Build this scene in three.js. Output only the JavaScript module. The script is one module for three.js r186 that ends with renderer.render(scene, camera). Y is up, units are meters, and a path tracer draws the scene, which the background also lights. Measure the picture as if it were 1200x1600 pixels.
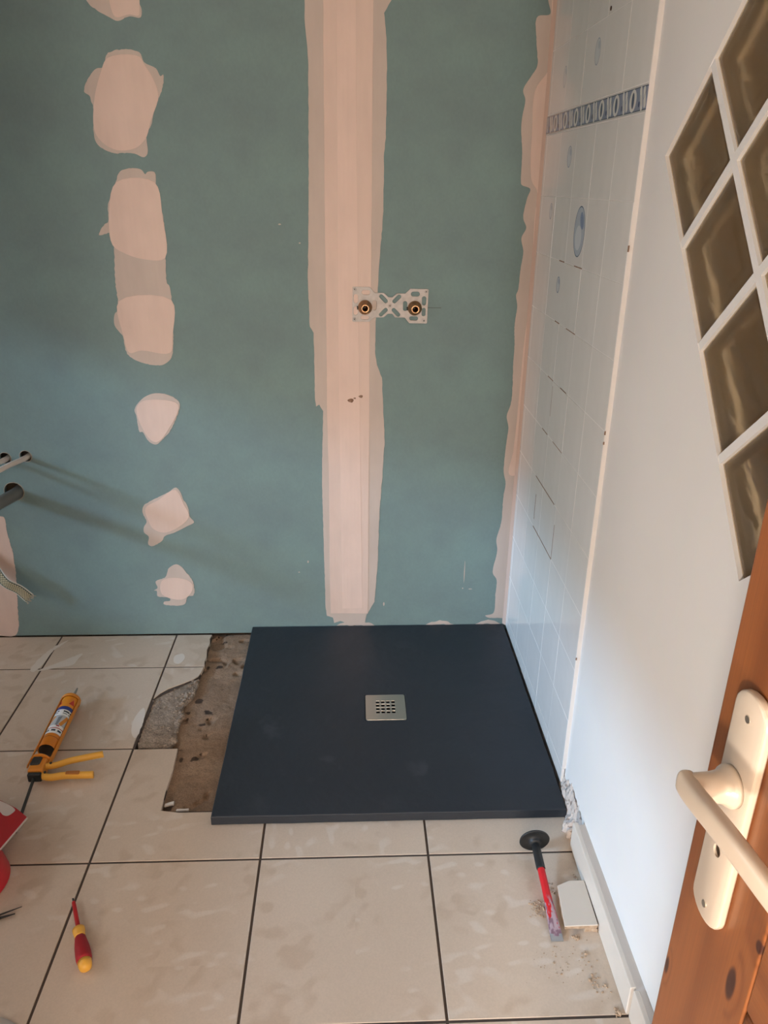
import * as THREE from 'three';
import { mergeGeometries, toCreasedNormals } from 'three/addons/utils/BufferGeometryUtils.js';
import { Brush, Evaluator, SUBTRACTION } from 'three-bvh-csg';
import { RoundedBoxGeometry } from 'three/addons/geometries/RoundedBoxGeometry.js';

// ---------------------------------------------------------------- camera, sky, sun, exposure
const scene = new THREE.Scene();
const camera = new THREE.PerspectiveCamera(67.03, 1200 / 1600, 0.02, 60);
camera.rotation.order = 'YXZ';
camera.position.set(0, 1.49, 2.3925);
camera.rotation.set(-0.4028, -0.0439, 0.011);
const renderer = new THREE.WebGLRenderer({ antialias: true });
renderer.toneMapping = THREE.LinearToneMapping;
renderer.toneMappingExposure = 1.13;
renderer.shadowMap.enabled = true;
scene.background = new THREE.Color().setRGB(2.8, 2.85, 2.95);       // pale overcast sky
const sun = new THREE.DirectionalLight(new THREE.Color().setRGB(0.42, 0.70, 1.0), 2.1);   // hazy daylight through the window
sun.position.set(-3.0, 1.05, 1.05).multiplyScalar(2);
sun.target.position.set(0, 0, 0);
sun.castShadow = true;
sun.shadow.radius = 11;
Object.assign(sun.shadow.camera, { left: -4, right: 4, top: 4, bottom: -4, near: 0.1, far: 14 });
scene.add(sun, sun.target);

// ---------------------------------------------------------------- helpers
let seed = 20240607;
const rnd = () => { seed |= 0; seed = (seed + 0x6D2B79F5) | 0; let t = Math.imul(seed ^ (seed >>> 15), 1 | seed); t = (t + Math.imul(t ^ (t >>> 7), 61 | t)) ^ t; return ((t ^ (t >>> 14)) >>> 0) / 4294967296; };
const rr = (a, b) => a + (b - a) * rnd();
const lin = (r, g, b) => new THREE.Color().setRGB(r, g, b);
const V = (x, y, z) => new THREE.Vector3(x, y, z);
const hash = (x, y, s) => { let h = Math.imul(x, 374761393) + Math.imul(y, 668265263) + Math.imul(s, 1274126177); h = Math.imul(h ^ (h >>> 13), 1274126177); return ((h ^ (h >>> 16)) >>> 0) / 4294967296; };
function vnoise(x, y, p, s, q = p) {           // value noise, period p by q lattice cells
  const xi = Math.floor(x), yi = Math.floor(y), fx = x - xi, fy = y - yi, m = (a, n) => ((a % n) + n) % n;
  const sx = fx * fx * (3 - 2 * fx), sy = fy * fy * (3 - 2 * fy);
  const a = hash(m(xi, p), m(yi, q), s), b = hash(m(xi + 1, p), m(yi, q), s), c = hash(m(xi, p), m(yi + 1, q), s), d = hash(m(xi + 1, p), m(yi + 1, q), s);
  return (a + (b - a) * sx) + ((c + (d - c) * sx) - (a + (b - a) * sx)) * sy;
}
function fbm(u, v, p, oct, s) { let t = 0, a = 0.5, n = 0; for (let i = 0; i < oct; i++) { t += a * vnoise(u * p, v * p, p, s + i); n += a; a *= 0.5; p *= 2; } return t / n; }
function tex(w, h, fn, srgb = true, rx = 1, ry = rx) {
  const d = new Uint8Array(w * h * 4);
  for (let j = 0; j < h; j++) for (let i = 0; i < w; i++) {
    const c = fn((i + 0.5) / w, (j + 0.5) / h), k = (j * w + i) * 4;
    if (typeof c === 'number') d[k] = d[k + 1] = d[k + 2] = Math.max(0, Math.min(255, c * 255));
    else for (let q = 0; q < 3; q++) d[k + q] = Math.max(0, Math.min(255, c[q] * 255));
    d[k + 3] = 255;
  }
  const t = new THREE.DataTexture(d, w, h); t.magFilter = THREE.LinearFilter; t.minFilter = THREE.LinearMipmapLinearFilter; t.generateMipmaps = true;
  t.wrapS = t.wrapT = THREE.RepeatWrapping; t.repeat.set(1 / rx, 1 / ry);
  if (srgb) t.colorSpace = THREE.SRGBColorSpace; t.needsUpdate = true; return t;
}
function canvasTex(w, h, draw) {
  const c = document.createElement('canvas'); c.width = w; c.height = h; draw(c.getContext('2d'), w, h);
  const t = new THREE.CanvasTexture(c); t.colorSpace = THREE.SRGBColorSpace; t.magFilter = THREE.LinearFilter; return t;
}
const mat = (o) => new THREE.MeshStandardMaterial(o);
const phys = (o) => new THREE.MeshPhysicalMaterial(o);
const mixc = (a, b, t) => [a[0] + (b[0] - a[0]) * t, a[1] + (b[1] - a[1]) * t, a[2] + (b[2] - a[2]) * t];
const smooth = (a, b, x) => { const t = Math.max(0, Math.min(1, (x - a) / (b - a))); return t * t * (3 - 2 * t); };
function boxUV(g) {                             // uv in metres from the dominant normal
  if (g.index) g = g.toNonIndexed();
  const p = g.attributes.position, uv = new Float32Array(p.count * 2);
  for (let i = 0; i < p.count; i += 3) {
    const a = V().fromBufferAttribute(p, i), b = V().fromBufferAttribute(p, i + 1), c = V().fromBufferAttribute(p, i + 2);
    const n = b.clone().sub(a).cross(c.clone().sub(a)), ax = Math.abs(n.x), ay = Math.abs(n.y), az = Math.abs(n.z);
    [a, b, c].forEach((q, k) => { const [s, t] = ax >= ay && ax >= az ? [q.z, q.y] : ay >= az ? [q.x, q.z] : [q.x, q.y]; uv[(i + k) * 2] = s; uv[(i + k) * 2 + 1] = t; });
  }
  g.setAttribute('uv', new THREE.BufferAttribute(uv, 2)); return g;
}
function mesh(name, g, m, parent) { const o = new THREE.Mesh(g, m); o.name = name; o.castShadow = o.receiveShadow = true; if (parent) parent.add(o); return o; }
const used = {};
const numbered = (n) => { const k = used[n] = (used[n] ?? -1) + 1; return k ? n + '_' + String(k).padStart(3, '0') : n; };
function tag(o, label, category, kind, group) { o.userData = { label, category }; if (kind) o.userData.kind = kind; if (group) o.userData.group = group; scene.add(o); return o; }
function thing(name, label, category, pos = [0, 0, 0], kind, group) { const o = new THREE.Group(); o.name = numbered(name); o.position.set(...pos); return tag(o, label, category, kind, group); }
const box = (x0, x1, y0, y1, z0, z1) => { const g = new THREE.BoxGeometry(x1 - x0, y1 - y0, z1 - z0); g.translate((x0 + x1) / 2, (y0 + y1) / 2, (z0 + z1) / 2); return boxUV(g); };
const rbox = (w, h, d, r, s = 2) => new RoundedBoxGeometry(w, h, d, s, r);
function shapeOf(pts, holes = []) { const s = new THREE.Shape(pts.map(p => new THREE.Vector2(p[0], p[1]))); for (const h of holes) s.holes.push(Array.isArray(h) ? new THREE.Path(h.map(p => new THREE.Vector2(p[0], p[1]))) : h); return s; }
function extr(shape, depth, bevel = 0, seg = 1, curve = 12) { return new THREE.ExtrudeGeometry(shape, { depth: depth - 2 * bevel, bevelEnabled: bevel > 0, bevelSize: bevel, bevelThickness: bevel, bevelOffset: -bevel, bevelSegments: seg, curveSegments: curve }).translate(0, 0, bevel); }
const circ = (x, y, r) => { const p = new THREE.Path(); p.absarc(x, y, r, 0, Math.PI * 2, true); return p; };
function capsule(x, y, len, w, ang) { const p = [], r = w / 2, h = len / 2 - r, c = Math.cos(ang), s = Math.sin(ang); for (let k = 0; k <= 8; k++) { const a = -Math.PI / 2 + Math.PI * k / 8; p.push([h + r * Math.cos(a), r * Math.sin(a)]); } for (let k = 0; k <= 8; k++) { const a = Math.PI / 2 + Math.PI * k / 8; p.push([-h + r * Math.cos(a), r * Math.sin(a)]); } return p.map(([u, v]) => [x + u * c - v * s, y + u * s + v * c]).reverse(); }
function tube(pts, r, seg = 24, rad = 12, closed = false) { return new THREE.TubeGeometry(new THREE.CatmullRomCurve3(pts), seg, r, rad, closed); }
const lathe = (pts, seg = 28) => new THREE.LatheGeometry(pts.map(p => new THREE.Vector2(p[0], p[1])), seg);
function along(g, a, b) { const d = b.clone().sub(a).normalize(); g.applyQuaternion(new THREE.Quaternion().setFromUnitVectors(V(0, 1, 0), d)); g.translate(a.x, a.y, a.z); return g; }   // y axis laid from a towards b
function jag(pts, amt, step) {                 // ragged outline: subdivide and jitter
  const o = []; for (let i = 0; i < pts.length; i++) { const a = pts[i], b = pts[(i + 1) % pts.length], L = Math.hypot(b[0] - a[0], b[1] - a[1]), n = Math.max(1, Math.round(L / step)); for (let k = 0; k < n; k++) { const t = k / n, j = k ? amt : 0; o.push([a[0] + (b[0] - a[0]) * t + rr(-j, j), a[1] + (b[1] - a[1]) * t + rr(-j, j)]); } } return o;
}
function smoothPts(pts, n) { const c = new THREE.CatmullRomCurve3(pts.map(p => V(p[0], p[1], 0)), true, 'centripetal'); return c.getPoints(n).slice(0, -1).map(p => [p.x, p.y]); }
const csg = new Evaluator(); csg.attributes = ['position', 'uv', 'normal']; csg.useGroups = false;
function drill(g, cutter) { const r = csg.evaluate(new Brush(g), new Brush(cutter), SUBTRACTION); return r.geometry; }   // a real hole
// outlines in metres: plaster on the back wall (x, y), old adhesive on the floor (x, z)
const PATCHES=[[[[-0.656,1.97],[-0.682,1.917],[-0.625,1.879],[-0.607,1.872],[-0.575,1.883],[-0.547,1.881],[-0.542,1.899],[-0.549,1.92],[-0.552,1.972]],[[-0.619,1.971],[-0.623,1.918],[-0.612,1.881],[-0.574,1.887],[-0.551,1.885],[-0.547,1.899],[-0.552,1.972]]],[[[-0.641,1.8],[-0.559,1.802],[-0.549,1.779],[-0.519,1.765],[-0.509,1.747],[-0.501,1.751],[-0.508,1.717],[-0.532,1.671],[-0.546,1.629],[-0.561,1.605],[-0.564,1.557],[-0.575,1.548],[-0.6,1.557],[-0.64,1.558],[-0.646,1.556],[-0.69,1.571],[-0.704,1.592],[-0.697,1.674],[-0.701,1.683],[-0.703,1.697],[-0.717,1.708],[-0.688,1.754],[-0.675,1.763],[-0.658,1.766]],[[-0.643,1.788],[-0.56,1.792],[-0.55,1.776],[-0.528,1.739],[-0.519,1.7],[-0.545,1.641],[-0.566,1.593],[-0.599,1.569],[-0.658,1.568],[-0.699,1.604],[-0.694,1.68],[-0.666,1.754]]],[[[-0.645,1.511],[-0.604,1.52],[-0.585,1.516],[-0.576,1.505],[-0.569,1.511],[-0.549,1.51],[-0.55,1.465],[-0.537,1.395],[-0.541,1.291],[-0.545,1.21],[-0.539,1.203],[-0.536,1.14],[-0.543,1.04],[-0.553,0.989],[-0.573,0.971],[-0.591,0.965],[-0.645,0.974],[-0.686,1.0],[-0.692,1.054],[-0.7,1.065],[-0.713,1.087],[-0.709,1.119],[-0.697,1.133],[-0.695,1.216],[-0.687,1.329],[-0.691,1.349],[-0.726,1.342],[-0.706,1.372],[-0.695,1.378],[-0.69,1.42],[-0.663,1.477]],[[-0.659,1.483],[-0.552,1.484],[-0.539,1.395],[-0.543,1.281],[-0.605,1.277],[-0.658,1.293],[-0.69,1.316],[-0.69,1.394]],[[-0.692,1.157],[-0.536,1.161],[-0.543,1.055],[-0.555,1.004],[-0.641,1.011],[-0.678,1.004],[-0.69,1.054]]],[[[-0.609,0.878],[-0.573,0.872],[-0.544,0.852],[-0.542,0.833],[-0.582,0.751],[-0.6,0.734],[-0.627,0.71],[-0.643,0.714],[-0.655,0.727],[-0.667,0.752],[-0.676,0.752],[-0.68,0.804],[-0.684,0.825],[-0.657,0.859],[-0.633,0.873]],[[-0.662,0.849],[-0.611,0.858],[-0.546,0.842],[-0.585,0.759],[-0.626,0.718],[-0.651,0.734],[-0.678,0.824]]],[[[-0.58,0.562],[-0.567,0.547],[-0.559,0.516],[-0.553,0.509],[-0.545,0.482],[-0.544,0.458],[-0.531,0.437],[-0.554,0.423],[-0.598,0.4],[-0.635,0.385],[-0.644,0.369],[-0.681,0.349],[-0.692,0.357],[-0.687,0.385],[-0.701,0.401],[-0.699,0.421],[-0.688,0.44],[-0.698,0.475],[-0.691,0.498],[-0.649,0.524],[-0.606,0.545]],[[-0.582,0.554],[-0.56,0.505],[-0.547,0.455],[-0.627,0.4],[-0.668,0.413],[-0.682,0.444],[-0.686,0.49],[-0.643,0.517]]],[[[-0.606,0.28],[-0.589,0.271],[-0.576,0.251],[-0.554,0.213],[-0.557,0.158],[-0.577,0.154],[-0.589,0.125],[-0.61,0.118],[-0.663,0.124],[-0.661,0.134],[-0.64,0.138],[-0.641,0.149],[-0.681,0.156],[-0.682,0.177],[-0.691,0.179],[-0.678,0.189],[-0.682,0.214],[-0.647,0.231],[-0.638,0.251],[-0.633,0.264]],[[-0.659,0.218],[-0.593,0.226],[-0.558,0.205],[-0.565,0.167],[-0.601,0.142],[-0.665,0.164]]],[[[-1.37,0.468],[-1.165,0.463],[-1.152,0.459],[-1.152,0.416],[-1.151,0.385],[-1.146,0.321],[-1.148,0.297],[-1.15,0.248],[-1.159,0.174],[-1.17,0.089],[-1.177,0.038],[-1.196,0.003],[-1.249,0.004],[-1.472,0.004]]]];
const STRIP=[[[-0.115,2.011],[-0.119,1.884],[-0.114,1.826],[-0.112,1.781],[-0.12,1.463],[-0.129,1.217],[-0.127,1.085],[-0.116,1.066],[-0.116,0.988],[-0.117,0.866],[-0.114,0.835],[-0.104,0.841],[-0.092,0.82],[-0.097,0.696],[-0.101,0.563],[-0.099,0.279],[-0.098,0.101],[-0.094,0.07],[-0.073,0.062],[-0.069,0.04],[-0.046,0.048],[-0.017,0.034],[0.018,0.044],[0.041,0.036],[0.047,0.073],[0.075,0.125],[0.085,0.277],[0.09,0.47],[0.099,0.607],[0.105,0.718],[0.102,0.782],[0.099,0.824],[0.094,0.928],[0.078,0.968],[0.072,1.008],[0.073,1.086],[0.079,1.199],[0.085,1.291],[0.094,1.414],[0.094,1.565],[0.099,1.605],[0.1,1.785],[0.098,1.844],[0.091,1.902],[0.11,1.931],[0.109,2.015]],[[-0.067,2.012],[-0.071,1.841],[-0.073,1.627],[-0.076,1.325],[-0.077,1.066],[-0.08,0.825],[-0.078,0.563],[-0.081,0.279],[-0.08,0.08],[0.052,0.078],[0.053,0.47],[0.055,0.824],[0.056,1.095],[0.059,1.199],[0.061,1.629],[0.063,2.014]],[[-0.033,2.013],[-0.036,1.628],[-0.039,1.29],[-0.042,0.907],[-0.039,0.471],[-0.039,0.1],[0.032,0.1],[0.026,0.696],[0.021,1.105],[0.017,1.628],[0.015,2.014]]];
const CORNER=[[[0.519,2.005],[0.525,1.938],[0.533,1.907],[0.499,1.9],[0.501,1.847],[0.509,1.786],[0.495,1.762],[0.475,1.728],[0.483,1.704],[0.478,1.664],[0.477,1.634],[0.485,1.573],[0.487,1.501],[0.49,1.488],[0.516,1.477],[0.509,1.453],[0.502,1.399],[0.513,1.372],[0.501,1.344],[0.51,1.305],[0.505,1.254],[0.503,1.196],[0.498,1.181],[0.504,1.148],[0.5,1.087],[0.505,1.025],[0.505,0.977],[0.508,0.847],[0.497,0.803],[0.505,0.765],[0.501,0.689],[0.501,0.611],[0.51,0.571],[0.506,0.523],[0.505,0.424],[0.493,0.365],[0.499,0.322],[0.489,0.235],[0.504,0.209],[0.504,0.146],[0.501,0.072],[0.473,0.063],[0.486,0.054],[0.539,0.049],[0.545,0.025],[0.546,0.025],[0.546,2.005]],[[0.532,2.005],[0.537,1.907],[0.545,1.786],[0.508,1.728],[0.508,1.635],[0.517,1.501],[0.537,1.469],[0.535,1.394],[0.539,1.282],[0.538,1.113],[0.533,1.019],[0.531,0.832],[0.527,0.689],[0.519,0.603],[0.545,0.603],[0.545,2.005]]];
const ADHESIVE=[[-0.625,0.376],[-0.585,0.324],[-0.536,0.284],[-0.504,0.264],[-0.503,0.326],[-0.506,0.366],[-0.517,0.382],[-0.525,0.41],[-0.517,0.442],[-0.521,0.478],[-0.522,0.52],[-0.516,0.577],[-0.528,0.598],[-0.618,0.593],[-0.625,0.574],[-0.625,0.505]];
const CARD=[[-1.05,0.78],[-0.824,0.908],[-0.787,0.938],[-0.812,1.034],[-0.95,1.2],[-1.1,1.1]];
const PRINT=[[-0.95,0.84],[-0.875,0.881],[-0.85,0.894],[-0.830,0.908],[-0.824,0.916],[-0.834,0.932],[-0.846,0.930],[-0.862,0.916],[-0.95,0.87]];
const BORES = [[0.0411, 1.1435], [0.1912, 1.1417]];                   // pipe ends behind the mixer fittings (x, y)
const XR = 0.5462, XW = 0.556, XL = -2.3, ZF = 2.66, HC = 2.5;

// ---------------------------------------------------------------- materials
const boardMap = tex(512, 512, (u, v) => { const n = fbm(u, v, 8, 4, 3), f = vnoise(u * 128, v * 96, 128, 9, 96), w = 0.945 + 0.07 * n + 0.025 * (f - 0.5); return [0.478 * w, 0.568 * w * (0.985 + 0.03 * n), 0.57 * w]; }, true, 0.6);
const M = {};
M.board = mat({ map: boardMap, roughness: 0.85 });
M.boardEdge = mat({ color: lin(0.42, 0.36, 0.29), roughness: 0.95 });
const plMap = (c, s) => tex(256, 512, (u, v) => { const n = fbm(u, v, 6, 4, s), t = vnoise(u * 40, v * 5, 40, s + 7, 5); const w = 0.955 + 0.05 * n + 0.012 * (t - 0.5); return [c[0] * w, c[1] * w, c[2] * w]; }, true, 0.25, 0.5);
const plBump = tex(256, 512, (u, v) => 0.85 * fbm(u, v, 10, 3, 31) + 0.15 * vnoise(u * 60, v * 4, 60, 35, 4), false, 0.25, 0.5);
M.plaster = mat({ map: plMap([0.88, 0.79, 0.745], 11), bumpMap: plBump, bumpScale: 0.0006, roughness: 0.9 });
M.skim = mat({ map: plMap([0.79, 0.735, 0.70], 12), bumpMap: plBump, bumpScale: 0.0005, roughness: 0.9 });
M.ridge = mat({ map: plMap([0.905, 0.81, 0.765], 13), bumpMap: plBump, bumpScale: 0.0005, roughness: 0.9 });
const whiteBump = tex(256, 256, (u, v) => fbm(u, v, 8, 5, 41), false, 0.5);
M.white = mat({ map: tex(256, 256, (u, v) => { const n = fbm(u, v, 4, 5, 44); return [0.875 + 0.03 * n, 0.868 + 0.03 * n, 0.862 + 0.03 * n]; }, true, 1.1), bumpMap: whiteBump, bumpScale: 0.0012, roughness: 0.62 });
M.ceiling = mat({ color: lin(0.78, 0.76, 0.72), roughness: 0.9 });
M.mortar = mat({ color: lin(0.78, 0.73, 0.69), bumpMap: whiteBump, bumpScale: 0.002, roughness: 0.9 });
M.glaze = phys({ color: lin(0.85, 0.82, 0.80), roughness: 0.22, clearcoat: 0.5, clearcoatRoughness: 0.1, bumpMap: tex(128, 128, (u, v) => fbm(u, v, 3, 2, 51), false, 1), bumpScale: 0.0008 });
M.grout = mat({ color: lin(0.76, 0.73, 0.71), roughness: 0.9 });
M.rust = mat({ map: tex(128, 128, (u, v) => mixc([0.40, 0.28, 0.21], [0.66, 0.55, 0.48], fbm(u, v, 8, 3, 61)), true, 0.05), roughness: 0.95 });
// floor tile: beige stoneware with plaster dust smears and tan clouds
const floorMap = tex(1024, 1024, (u, v) => {
  const n = fbm(u, v, 5, 5, 71), n2 = fbm(u, v, 9, 4, 77);
  const wu = u + 0.03 * (fbm(u, v, 8, 3, 81) - 0.5), wv = v + 0.03 * (fbm(u, v, 8, 3, 85) - 0.5);
  const sm = vnoise(wu * 34 + wv * 20, wv * 30 - wu * 10, 1000, 91, 1000), sm2 = vnoise(wu * 26 - wv * 22, wv * 48 + wu * 14, 1000, 95, 1000);
  let c = mixc([0.795, 0.724, 0.652], [0.845, 0.78, 0.715], n);
  c = mixc(c, [0.76, 0.68, 0.60], 0.65 * smooth(0.5, 0.7, n2) * smooth(0.45, 0.8, sm));
  c = mixc(c, [0.885, 0.85, 0.815], 0.45 * smooth(0.66, 0.9, sm2) * smooth(0.40, 0.62, fbm(u, v, 6, 2, 99)));
  const k = 0.985 + 0.03 * vnoise(u * 340, v * 340, 340, 103);
  return [c[0] * k, c[1] * k, c[2] * k];
}, true, 0.9);
M.floorTile = phys({ map: floorMap, roughness: 0.5, roughnessMap: null, bumpMap: tex(256, 256, (u, v) => fbm(u, v, 6, 4, 107), false, 0.5), bumpScale: 0.0006 });
M.skirting = phys({ map: tex(256, 256, (u, v) => { const n = fbm(u, v, 5, 4, 109); return [0.83 + 0.03 * n, 0.79 + 0.035 * n, 0.745 + 0.04 * n]; }, true, 0.4), roughness: 0.35 });
M.floorGrout = mat({ color: lin(0.085, 0.062, 0.05), roughness: 0.95 });
M.screed = mat({ map: tex(512, 512, (u, v) => { const n = fbm(u, v, 6, 5, 111), f = vnoise(u * 200, v * 200, 200, 117); let c = mixc([0.51, 0.415, 0.335], [0.65, 0.545, 0.455], n); const d = smooth(0.72, 0.8, fbm(u, v, 12, 3, 121)); c = mixc(c, [0.2, 0.15, 0.12], 0.8 * d); const k = 0.9 + 0.2 * f; return [c[0] * k, c[1] * k, c[2] * k]; }, true, 0.45), bumpMap: tex(512, 512, (u, v) => fbm(u, v, 16, 5, 125), false, 0.45), bumpScale: 0.004, roughness: 0.98 });
M.adhesive = mat({ map: tex(256, 256, (u, v) => { const n = fbm(u, v, 7, 5, 131), f = vnoise(u * 90, v * 90, 90, 137); const k = 0.85 + 0.3 * f; const c = mixc([0.50, 0.44, 0.385], [0.68, 0.61, 0.545], n); return [c[0] * k, c[1] * k, c[2] * k]; }, true, 0.22), bumpMap: tex(256, 256, (u, v) => fbm(u, v, 14, 4, 139), false, 0.22), bumpScale: 0.004, roughness: 1 });
M.clay = mat({ map: tex(128, 128, (u, v) => mixc([0.62, 0.52, 0.43], [0.8, 0.72, 0.63], fbm(u, v, 9, 4, 143)), true, 0.05), roughness: 0.95 });
M.slate = phys({ map: tex(1024, 1024, (u, v) => { const n = fbm(u, v, 6, 5, 151), s = smooth(0.63, 0.8, fbm(u, v, 11, 4, 157)) * smooth(0.5, 0.7, fbm(u, v, 3, 2, 161)); const c = mixc([0.145, 0.168, 0.198], [0.17, 0.193, 0.225], n); return mixc(c, [0.40, 0.40, 0.41], 0.28 * s); }, true, 0.9), bumpMap: tex(512, 512, (u, v) => fbm(u, v, 10, 5, 165), false, 0.45), bumpScale: 0.0022, roughness: 0.55 });
M.steel = phys({ color: lin(0.55, 0.53, 0.48), metalness: 1, roughness: 0.38 });
M.zinc = phys({ map: tex(128, 128, (u, v) => { const n = fbm(u, v, 6, 4, 171); return [0.68 + 0.1 * n, 0.66 + 0.1 * n, 0.65 + 0.1 * n]; }, true, 0.06), metalness: 0.5, roughness: 0.62 });
M.brass = phys({ color: lin(0.52, 0.31, 0.17), metalness: 1, roughness: 0.34 });
M.darkMetal = mat({ color: lin(0.06, 0.058, 0.055), metalness: 0.6, roughness: 0.5 });
M.blackRubber = mat({ color: lin(0.016, 0.017, 0.018), roughness: 0.5 });
M.whitePipe = phys({ color: lin(0.72, 0.66, 0.60), roughness: 0.4 });
M.greyPipe = phys({ color: lin(0.16, 0.165, 0.155), roughness: 0.4 });
M.cream = phys({ color: lin(0.64, 0.555, 0.46), roughness: 0.3, clearcoat: 0.4, clearcoatRoughness: 0.15 });
M.orange = phys({ color: lin(0.70, 0.25, 0.025), roughness: 0.4 });
M.yellow = phys({ color: lin(0.80, 0.42, 0.06), roughness: 0.42 });
M.red = phys({ color: lin(0.50, 0.012, 0.014), roughness: 0.45 });
M.redPaint = phys({ map: tex(64, 256, (u, v) => { const n = fbm(u, v, 10, 4, 181); const worn = smooth(0.45, 0.58, n + (0.46 - v) * 0.95); return mixc([0.80, 0.10, 0.13], mixc([0.70, 0.62, 0.66], [0.52, 0.40, 0.46], smooth(0.5, 0.7, fbm(v, u, 12, 3, 187))), worn * smooth(0.66, 0.45, v)); }), roughness: 0.5 });

// ---------------------------------------------------------------- back wall: two green boards, plaster
const wallBack = thing('wall_back', 'green moisture-resistant plasterboard wall with pale plaster patches and taped joint', 'wall', [0, 0, 0], 'structure');
{
  const holes = [circ(-1.0464, 0.6713, 0.0185), circ(-1.112, 0.6651, 0.0185), circ(-1.1038, 0.5504, 0.031)];
  const left = extr(shapeOf([[XL, 0.003], [0.001, 0.003], [0.001, HC], [XL, HC]], holes), 0.013, 0, 1, 20).translate(0, 0, -0.013);
  mesh('plasterboard_panel', boxUV(left), M.board, wallBack);
  const right = extr(shapeOf([[0.004, 0.003], [XW + 0.1, 0.003], [XW + 0.1, HC], [0.004, HC]], BORES.map(p => circ(p[0], p[1], 0.0105))), 0.013).translate(0, 0, -0.013);
  mesh('plasterboard_panel', boxUV(right), M.board, wallBack);
  mesh('backing', box(XL - 0.12, XW + 0.1, -0.05, HC, -0.16, -0.10), M.boardEdge, wallBack);
  for (const [x, y, r] of [[-1.0464, 0.6713, 0.0185], [-1.112, 0.6651, 0.0185], [-1.1038, 0.5504, 0.031]])   // torn paper rim of each hole
    mesh('hole_rim', new THREE.TorusGeometry(r + 0.0005, 0.0012, 6, 32).translate(x, y, 0), M.boardEdge, wallBack);
  const layer = (name, pts, z0, z1, m, hs = []) => mesh(name, boxUV(extr(shapeOf(pts, hs), z1 - z0, Math.min(0.0006, (z1 - z0) / 3)).translate(0, 0, z0)), m, wallBack);
  PATCHES.forEach((ps, i) => {
    layer('plaster_skim', jag(smoothPts(ps[0], ps[0].length * 4), 0.0012, 0.006), 0, 0.001, i === 6 ? M.plaster : i > 2 ? M.skim : M.skim);
    ps.slice(1).forEach(p => layer('plaster_patch', smoothPts(p, p.length * 5), 0.0008, 0.0019, M.plaster));
  });
  layer('plaster_skim', jag(STRIP[0], 0.0008, 0.012), 0, 0.001, M.skim, [circ(BORES[0][0], BORES[0][1], 0.0115)]);
  layer('joint_plaster', jag(STRIP[1], 0.0004, 0.03), 0.0008, 0.0021, M.plaster, [circ(BORES[0][0], BORES[0][1], 0.0115)]);
  layer('joint_ridge', STRIP[2], 0.0019, 0.0027, M.ridge);
  layer('plaster_skim', jag(smoothPts(CORNER[0], 260), 0.0008, 0.006), 0, 0.0012, M.skim);
  layer('corner_plaster', smoothPts(CORNER[1], 90), 0.001, 0.0024, M.plaster);
  // corner bead of plaster running down the angle
  mesh('corner_bead', boxUV(extr(shapeOf([[XR + 0.001, -0.0005], [XR - 0.010, -0.0005], [XR - 0.005, -0.006], [XR - 0.0015, -0.011], [XR + 0.001, -0.013]]), HC - 0.03).rotateX(-Math.PI / 2).translate(0, 0.03, 0)), mat({ color: lin(0.62, 0.46, 0.385), roughness: 0.9 }), wallBack);
  // rust-coloured smudges, plaster splashes, pencil line
  for (const [x, y, s] of [[-0.005, 0.855, 0.010], [0.027, 0.868, 0.007], [0.008, 0.862, 0.004]]) mesh('smudge', boxUV(extr(shapeOf(jag(smoothPts([[x - s, y], [x, y + s * 0.6], [x + s, y + s * 0.3], [x + s * 0.5, y - s * 0.7]], 14), s * 0.15, 0.004)), 0.0004).translate(0, 0, 0.0026)), M.rust, wallBack);
  for (const [x, y, w, h] of [[0.108, 0.115, 0.006, 0.016], [-0.187, 0.245, 0.006, 0.004], [-0.155, 0.285, 0.005, 0.010], [0.386, 0.175, 0.004, 0.006], [0.413, 0.172, 0.014, 0.003], [0.389, 0.24, 0.003, 0.09], [-0.206, 1.376, 0.009, 0.004], [-0.15, 1.325, 0.006, 0.004]]) mesh('plaster_splash', boxUV(extr(shapeOf(smoothPts([[x - w / 2, y], [x, y + h / 2], [x + w / 2, y], [x, y - h / 2]], 12)), 0.0006)), M.skim, wallBack);
  mesh('pencil_mark', box(0.226, 0.272, 1.1415, 1.1427, 0, 0.0003), M.darkMetal, wallBack);
  // torn paper along the foot of the boards behind the tray
  for (const [x0, x1] of [[-0.06, 0.075], [0.26, 0.36], [0.44, 0.53]]) mesh('torn_paper', boxUV(extr(shapeOf(jag([[x0, 0.028], [x1, 0.028], [x1 - 0.02, 0.04], [(x0 + x1) / 2, 0.046], [x0 + 0.02, 0.039]], 0.003, 0.012)), 0.0012)), M.skim, wallBack);
}

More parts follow.
